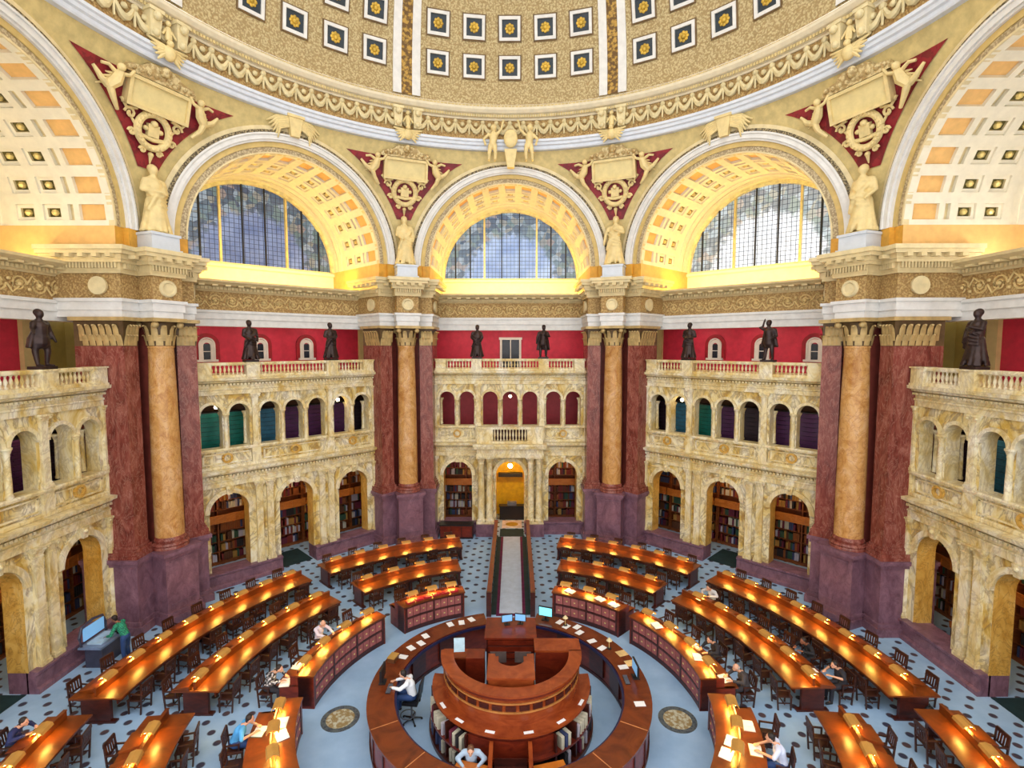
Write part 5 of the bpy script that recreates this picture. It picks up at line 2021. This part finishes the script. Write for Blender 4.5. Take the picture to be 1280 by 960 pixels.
# clerk at the round counter on a swivel chair, facing the counter
CX, CY = -2.86, -.27
crz = pi / 2 - .12
o = thing('swivel_chair', 'dark swivel office chair under the clerk inside the round counter', 'chair', (CX, CY, 0), crz)
f = MB()
for k in range(5):
    a = 2 * pi * k / 5
    f.tube([(0, 0, .1), (.3 * cos(a), .3 * sin(a), .06)], [.025, .018], 6)
f.build('star_base', BLACK, o)
for k in range(5):
    a = 2 * pi * k / 5
    MB().ball((.3 * cos(a), .3 * sin(a), .032), .032, 8, 6).build('caster', BLACK, o)
MB().tube([(0, 0, .08), (0, 0, .62)], .03, 8).build('gas_post', GREYP, o)
MB().tube([(.22 * cos(2 * pi * i / 20), .22 * sin(2 * pi * i / 20) + .12, .18) for i in range(21)], .014, 6).build('foot_ring', GREYP, o)
MB().box(-.24, .24, -.24, .22, .62, .69).build('seat', BLACK, o)
MB().add([(-.22, -.28, .78), (.22, -.28, .78), (.22, -.22, .78), (-.22, -.22, .78), (-.2, -.36, 1.3), (.2, -.36, 1.3), (.2, -.31, 1.3), (-.2, -.31, 1.3)],
         [(0, 3, 2, 1), (4, 5, 6, 7), (0, 1, 5, 4), (1, 2, 6, 5), (2, 3, 7, 6), (3, 0, 4, 7)]).box(-.04, .04, -.28, -.22, .65, .9).build('backrest', BLACK, o)
person('clerk in white shirt and blue jeans seated inside the round counter, typing', CX, CY, crz, cloth('white_shirt_cloth', 232, 236, 244), JEAN, HAIRD, lean=.28, reach=(.17, .56, .92), seat=.5, skin=SKIN).location.z = .2
seated('reader in pale lilac shirt seated behind the left drawer desk', 7.35, -66, cloth('lilac_cloth', 214, 206, 226), DARKT, HAIRG, lean=.15, chlabel='dark slatted chair under the reader in lilac at the left drawer desk', bald=True)
seated('reader in black and white patterned top at the near end of the left drawer desk', 7.35, -86.5, ornate('patterned_cloth', C(220, 216, 220), C(30, 28, 34), 16.0, bump=0), DARKT, HAIRD, lean=.45,
       chlabel='dark slatted chair under the reader in black and white', head_down=.16)
seated('reader in bright blue shirt bending over papers at the bottom left', 7.35, -104.2, cloth('sky_blue_cloth', 84, 164, 226), JEAN, HAIRD, lean=.5, long_sleeve=False, chlabel='dark slatted chair under the reader in bright blue')
seated('dark-haired reader in navy jacket at the table in the bottom left corner', 13.22, -98.5, cloth('navy_cloth', 36, 44, 92), DARKT, HAIRD, lean=.35, chlabel='dark slatted chair under the reader in navy')
seated('reader in black jacket seated midway along the right drawer desk', 7.35, 73.8, cloth('black_cloth', 34, 34, 44), DARKT, HAIRD, lean=.3, chlabel='dark slatted chair under the reader in black at the right drawer desk')
seated('grey-haired reader in charcoal suit at the near end of the right drawer desk', 7.35, 86.0, cloth('charcoal_cloth', 62, 58, 62), DARKT, HAIRG, lean=.35, chlabel='dark slatted chair under the grey-haired reader', bald=True)
seated('reader with bare forearms in dark shirt at the near end of the middle right table', 10.5, 86.5, cloth('dark_shirt_cloth', 40, 40, 50), DARKT, HAIRD, lean=.3, long_sleeve=False, chlabel='dark slatted chair under the reader with bare forearms')
seated('reader all in black, second seat on the outer side of the middle right table', 10.45, 79.0, cloth('jet_cloth', 24, 26, 34), DARKT, HAIRD, lean=.35, chlabel='dark slatted chair under the reader all in black', skin=SKIN2)
seated('reader in white and black at the far end of the middle right table', 10.3, 55.0, cloth('grey_white_cloth', 200, 200, 204), DARKT, HAIRD, lean=.3, chlabel='dark slatted chair under the reader in white and black')
seated('reader in pale white shirt at the drawer desk at the bottom right', 7.35, 109.5, cloth('pale_shirt_cloth', 206, 212, 236), JEAN, HAIRD, lean=.3, long_sleeve=False, chlabel='dark slatted chair under the reader in pale white at the bottom right')
o = thing('stool', 'small dark stool under the attendant at the foot of the central desk', 'stool', (-.85, -2.7, 0), 0)
MB().lathe([(.0001, .46), (.17, .46), (.18, .44), (.17, .42), (.0001, .42)], 18).build('seat', WOODC, o)
for k in range(4):
    a = pi / 4 + k * pi / 2
    MB().tube([(.1 * cos(a), .1 * sin(a), .43), (.15 * cos(a), .15 * sin(a), 0)], .016, 6).build('leg', WOODC, o)
person('attendant in pale blue seated behind the wing desk left of the central steps', -.85, -2.66, pi, cloth('steel_blue_cloth', 176, 200, 226), JEAN, HAIRB, lean=.25, reach=(.16, .36, .86))
person('person in green plaid shirt and jeans standing at the copying machine', -13.72, 2.68, pi / 2, plaid_mat(), JEAN, HAIRD, 'stand', lean=.42, reach=(.22, .5, 1.02), skin=SKIN2)

# ------------------------------------------------------------------ copying machine by the left pier
o = thing('copying_machine', 'grey-blue book copier with open hood beside the plaid shirt, left wall', 'copier', (-14.55, 2.7, 0), pi / 2)
DKG = plain('slate_plastic', C(62, 64, 84), .4)
MB().box(-.45, .45, -.3, .3, .0, .75).build('cabinet', DKG, o, smooth=False)
MB().box(-.62, .62, -.42, .4, .75, .82).build('work_top', plain('steel_blue_top', C(110, 128, 160), .35), o, smooth=False)
MB().box(-.4, .4, -.25, .25, .82, .87).build('book_cradle', plain('cradle_pale', C(170, 196, 216), .4), o, smooth=False)
f = MB()
f.tube([(-.55, .32, .8), (-.58, .36, 1.15), (-.45, .36, 1.45), (0, .34, 1.55), (.45, .36, 1.45), (.58, .36, 1.15), (.55, .32, .8)], .05, 8)
f.build('hood_frame', DKG, o)
MB().box(-.45, .45, .3, .34, .95, 1.4).build('lid_glow', SCREEN, o, smooth=False)  # pale inside of the lid, its brightness put in as glow
MB().box(.3, .62, -.4, -.1, .82, .98).build('control_unit', BLACK, o, smooth=False)

# ------------------------------------------------------------------ things on the counters and desks
def sheet(x, y, z, rz, label, w=.21, l=.3, mat=None, name='paper_sheet', cat='paper', grp='loose papers'):
    f = MB().box(-w / 2, w / 2, -l / 2, l / 2, 0, .006)
    o = f.build(name, mat or PAPER, None, (x, y, z), rz, False)
    return tag(o, label, cat, grp)


def openbook(x, y, z, rz, label, mat=None):
    o = thing('open_book', label, 'book', (x, y, z), rz, 'open books')
    f = MB()
    for s in (-1, 1):
        f.add([(0, -.15, .015), (s * .08, -.15, .045), (s * .2, -.15, .02), (s * .2, .15, .02), (s * .08, .15, .045), (0, .15, .015), (0, -.15, .005), (s * .2, -.15, .005), (s * .2, .15, .005), (0, .15, .005)],
              [(0, 1, 4, 5), (1, 2, 3, 4), (6, 7, 2, 1, 0), (9, 8, 3, 4, 5), (7, 8, 3, 2)])
    f.build('pages', PAPER, o)
    MB().box(-.22, .22, -.16, .16, 0, .006).build('cover', mat or BKM[7], o, smooth=False)
    return o


def monitor(x, y, z, rz, label, scr=SCREEN):
    o = thing('computer_monitor', label, 'monitor', (x, y, z), rz, 'computer monitors')
    MB().box(-.14, .14, -.1, .1, 0, .02).build('foot', BLACK, o, smooth=False)
    MB().box(-.03, .03, -.03, .03, .02, .2).build('neck', BLACK, o, smooth=False)
    MB().box(-.27, .27, -.03, .03, .14, .5).build('casing', BLACK, o, smooth=False)
    MB().box(-.245, .245, -.034, -.03, .165, .475).build('screen', scr, o, smooth=False)
    return o


def keyboard(x, y, z, rz, label):
    o = thing('keyboard', label, 'keyboard', (x, y, z), rz, 'keyboards')
    MB().box(-.22, .22, -.07, .07, 0, .02).build('tray', BLACK, o, smooth=False)
    f = MB()
    for i in range(12):
        for j in range(4):
            f.box(-.21 + i * .035, -.182 + i * .035, -.06 + j * .032, -.035 + j * .032, .02, .027)
    f.build('keys', GREYP, o, smooth=False)
    return o


def ringp(r, az):
    return RX + r * sin(R_(az)), RY + r * cos(R_(az))


ZT = 1.101
x, y = ringp(3.86, -90)
monitor(x, y, ZT, R_(90) + pi, 'black computer monitor in front of the clerk in white on the round counter')
x, y = ringp(3.6, -95)
keyboard(x, y, ZT, R_(90), 'black keyboard under the hands of the clerk in white')
x, y = ringp(3.9, 86)
monitor(x, y, ZT, -R_(86), 'black computer monitor with blue screen on the right arm of the round counter')
x, y = ringp(3.58, 88)
keyboard(x, y, ZT, -R_(88), 'dark keyboard before the monitor on the right arm of the round counter')
x, y = ringp(3.85, 20)
monitor(x, y, ZT, -R_(20), 'bright cyan monitor on the round counter beside the grey runner', CYANS)
mo = monitor(KX - .15, KY + 1.75, 2.011, .25, 'small black monitor, left of the pair on the block behind the central desk')
mo.scale = (.7, .7, .7)
mo = monitor(KX + .3, KY + 1.8, 2.011, -.2, 'small blue-screened monitor, right of the pair on the block behind the central desk')
mo.scale = (.7, .7, .7)
items = [(3.8, -62, 'white sheet'), (3.7, -56, 'pale folder'), (3.9, -50, 'white form'), (3.95, -34, 'white leaflet'), (3.85, -28, 'pale slip'), (3.9, -22, 'white sheet'), (3.75, -70, 'white note'),
         (3.9, 28, 'white slip'), (3.75, 33, 'white form'), (3.95, 38, 'pale sheet'), (3.7, 42, 'white leaflet'), (3.6, 52, 'white strip'), (3.6, 60, 'pale strip'), (3.85, 104, 'white sheet'), (3.7, 78, 'white card')]
for k, (r, az, w) in enumerate(items):
    x, y = ringp(r, az)
    sheet(x, y, ZT, -R_(az) + random.uniform(-.3, .3), '%s on the round counter, %s paper clockwise from the clerk' % (w, ORD[sorted(i[1] for i in items).index(az)]))
for az, w in ((68, 'further'), (76, 'nearer')):
    x, y = ringp(4.02, az)
    o = sheet(x, y, ZT, -R_(az), 'buff cardboard folder at the outer edge of the round counter, the %s of two' % w, .3, .34, plain('buff_card', C(222, 186, 126), .7), 'buff_folder', 'folder', 'buff folders')
x, y = ringp(3.95, -74)
o = thing('desk_fan_box', 'dark open box file beside the clerk on the round counter', 'box', (x, y, ZT), R_(74))
MB().box(-.16, .16, -.12, .12, 0, .14).build('box_body', plain('walnut_box', C(96, 56, 30), .4), o, smooth=False)
MB().box(-.17, .17, -.13, .13, .14, .17).build('box_lid', BKM[5], o, smooth=False)
o.name = 'file_box'
for az, w in ((62, 'far'), (32, 'farther')):
    x, y = ringp(3.8, az)
    o = thing('counter_lamp', 'small black desk lamp on the right arm of the round counter, the %s one' % ('nearer' if az == 62 else 'farther'), 'lamp', (x, y, ZT), 0, 'counter lamps')
    MB().lathe([(.0001, .02), (.08, .015), (.08, 0)], 14).build('lamp_base', BLACK, o)
    MB().tube([(0, 0, .01), (0, 0, .3)], .012, 6).build('stem', GILT, o)
    MB().lathe([(.02, .38), (.1, .28), (.09, .28)], 14).build('lamp_shade', CREAM, o)
# books on the shelves around the foot of the central desk
nb = 0
for side, (b0, b1) in (('right', (98, 146)), ('left', (214, 262))):
    k = 0
    az = b0
    while az < b1:
        if min(abs(az - q) for q in (112, 132, 228, 248)) > 2.2:
            for z in (.64, .12):
                if random.random() < .85:
                    m = random.choice([3, 3, 8, 9, 4, 6, 3])
                    p = (KX + 2.28 * sin(R_(az)), KY + 2.28 * cos(R_(az)))
                    o = ob('desk_book', BKME[m * 2], None, (p[0], p[1], z + .004), pi - R_(az) + random.uniform(-.1, .1))
                    tag(o, 'thin book on the curved shelves at the foot of the central desk, %s side' % side, 'book', 'reference books, %s side of central desk' % side)
        az += 3.1
        k += 1
for k, az in enumerate((118, 143, 168, 194, 218, 238)):
    sheet(KX + 2.24 * sin(R_(az)), KY + 2.24 * cos(R_(az)), 1.301, -R_(az), 'white slip on the middle ledge of the central desk, %s from the right' % ORD[k], .26, .09, grp='slips on the central desk')
sheet(KX + .0, KY - .95, 2.121, .1, 'white sheet in the recess of the high desk', .22, .3)
sheet(KX + .2, KY - 1.36, 2.331, 1.3, 'bright paper on the front edge of the high desk', .12, .26)
tag(MB().box(-.16, .16, -.02, .02, 0, .42).build('notice_board', plain('pale_board', C(180, 208, 222), .5), None, (KX - 1.55, KY - .1, 2.2), .1, False), 'pale blue notice board on the left end of the high desk', 'board')
# papers, red volumes and open books on the drawer desks
for k, az in enumerate((-39, -35.5, -32, -28.5, -25, -21.5)):
    p = pol(6.2, az)
    o = thing('red_volume', 'red volume lying on the back left drawer desk, %s from the left' % ORD[k], 'book', (p.x, p.y, 1.091), -R_(az), 'red volumes')
    MB().box(-.16, .16, -.11, .11, 0, .06).build('cover', plain('red_cloth', C(176, 34, 50), .5), o, smooth=False)
    MB().box(-.15, .152, -.1, .1, .008, .052).build('pages', PAPER, o, smooth=False)
spots = [(6.9, -53.5, 'far end of the left drawer desk'), (6.9, -57.5, 'far part of the left drawer desk'), (7.0, -80, 'near part of the left drawer desk'), (6.95, -87, 'near end of the left drawer desk'),
         (6.9, -20.5, 'inner end of the back left drawer desk'), (6.3, 24, 'inner end of the back right drawer desk'), (6.25, 42, 'outer end of the back right drawer desk'), (6.3, 36, 'middle of the back right drawer desk'),
         (6.3, 60, 'far part of the right drawer desk'), (6.95, 70, 'place beside the reader in black'), (6.4, 79, 'near part of the right drawer desk'), (6.95, 85, 'place of the grey-haired reader'),
         (6.95, -104.2, 'place of the reader in bright blue'), (6.35, -106.5, 'counter before the reader in bright blue'), (6.3, -111, 'counter at the bottom left'), (6.95, 109.5, 'place of the reader in pale white'),
         (6.35, 112.5, 'counter before the reader in pale white'), (6.25, 117, 'counter at the bottom right'), (6.9, 102, 'far end of the bottom right drawer desk')]
for k, (r, az, w) in enumerate(spots):
    p = pol(r, az)
    z = 1.091 if r < 6.5 else .761
    openbook(p.x, p.y, z, -R_(az) + random.uniform(-.3, .3), 'open book with white pages on the ' + w, BKM[k % 10])
for k, (r, az, z, w) in enumerate([(9.9, 85, .79, 'near end of the middle right table'), (9.75, 78.6, .79, 'place of the reader all in black'), (9.6, 55.2, .79, 'far end of the middle right table'), (12.75, -98.4, .79, 'place of the reader in navy')]):
    p = pol(r, az)
    o = sheet(p.x, p.y, .895 if r < 10 else .9, -R_(az), 'white paper at the ' + w)
    o.rotation_euler = (Matrix.Rotation(-R_(az), 4, 'Z') @ Matrix.Rotation(-.217, 4, 'X')).to_euler()

# dark low cabinet in front of the arch left of the doorway, rolling bag by the right table
o = thing('low_cabinet', 'low black cabinet in front of the arch left of the central doorway', 'cabinet', (-3.15, 14.72, 0))
MB().box(-.95, .95, -.3, .3, .08, .8).build('cabinet_body', WOODD, o, smooth=False)
MB().box(-1.0, 1.0, -.34, .34, .8, .86).build('cabinet_top', BLACK, o, smooth=False)
MB().box(-.97, .97, -.27, .3, 0, .08).build('plinth', BLACK, o, smooth=False)
for x in (-.63, 0, .63):
    MB().box(x - .29, x + .29, -.325, -.3, .14, .76).build('cabinet_door', WOODR, o, smooth=False)
o = thing('backpack', 'black backpack with pale patch on the floor by the outer right table', 'bag', (12.75, -.25, 0), .4)
f = MB()
f.ball((0, 0, .25), .22, 12, 10, sc=(1, .62, 1.15))
ob('bag_body', blob('bag_body', f, .03, BLACK, 2), o)
MB().ball((0, -.12, .2), .12, 10, 8, sc=(1, .5, .9)).build('front_pocket', plain('patch_grey', C(190, 196, 206), .7), o)
MB().tube([(-.06, 0, .48), (0, 0, .56), (.06, 0, .48)], .012, 6).build('handle', BLACK, o)
bm_ = thing('wall_screen', 'blue lit monitor seen through the first arch of the right wall', 'monitor', at(90, -3.6, 17.2, 0), -R_(90) + .9)
MB().box(-.3, .3, -.03, .03, 1.0, 1.6).build('casing', BLACK, bm_, smooth=False)
MB().box(-.27, .27, -.034, -.03, 1.03, 1.57).build('screen', glow('screen_deep_blue', C(50, 130, 230), 1.0), bm_, smooth=False)
MB().box(-.5, .5, -.25, .25, .72, .78).build('stand_top', SHELFW, bm_, smooth=False)
MB().box(-.45, .45, -.2, .2, 0, .72).build('stand_body', WOODD, bm_, smooth=False)
MB().box(-.05, .05, -.04, .04, .78, 1.05).build('neck', BLACK, bm_, smooth=False)

# ------------------------------------------------------------------ light from the open rest of the hall, camera
W = bpy.data.worlds.new('hall_daylight')
S.world = W
W.use_nodes = True
bg = W.node_tree.nodes['Background']
bg.inputs['Color'].default_value = (1.0, .98, .95, 1)
bg.inputs['Strength'].default_value = 2.2

cam = bpy.data.cameras.new('camera')
co = bpy.data.objects.new('camera', cam)
COL.objects.link(co)
cam.sensor_fit = 'HORIZONTAL'
cam.sensor_width = 36.0
cam.lens = 36.0 * 646.57 / 1280
cam.clip_end = 200
pt, yw = .0749249, -.00386844
fw = Vector((sin(yw) * cos(pt), cos(yw) * cos(pt), -sin(pt)))
rt = Vector((cos(yw), -sin(yw), 0))
up = rt.cross(fw)
M = Matrix((rt, up, -fw)).transposed().to_4x4()
M.translation = Vector((.232, -15.1168, 11.3357))
co.matrix_world = M
S.camera = co
vs = S.view_settings
S.display_settings.display_device = 'sRGB'
vs.view_transform = 'Standard'
vs.look = 'None'
vs.gamma = 1.0
vs.exposure = 0.0
try:
    vs.use_curve_mapping = False
except Exception:
    pass
cy = S.cycles
cy.max_bounces = 6
cy.diffuse_bounces = 3
cy.glossy_bounces = 2
cy.transmission_bounces = 2
cy.sample_clamp_indirect = 4.0
cy.use_denoising = True
cy.caustics_reflective = False
cy.caustics_refractive = False
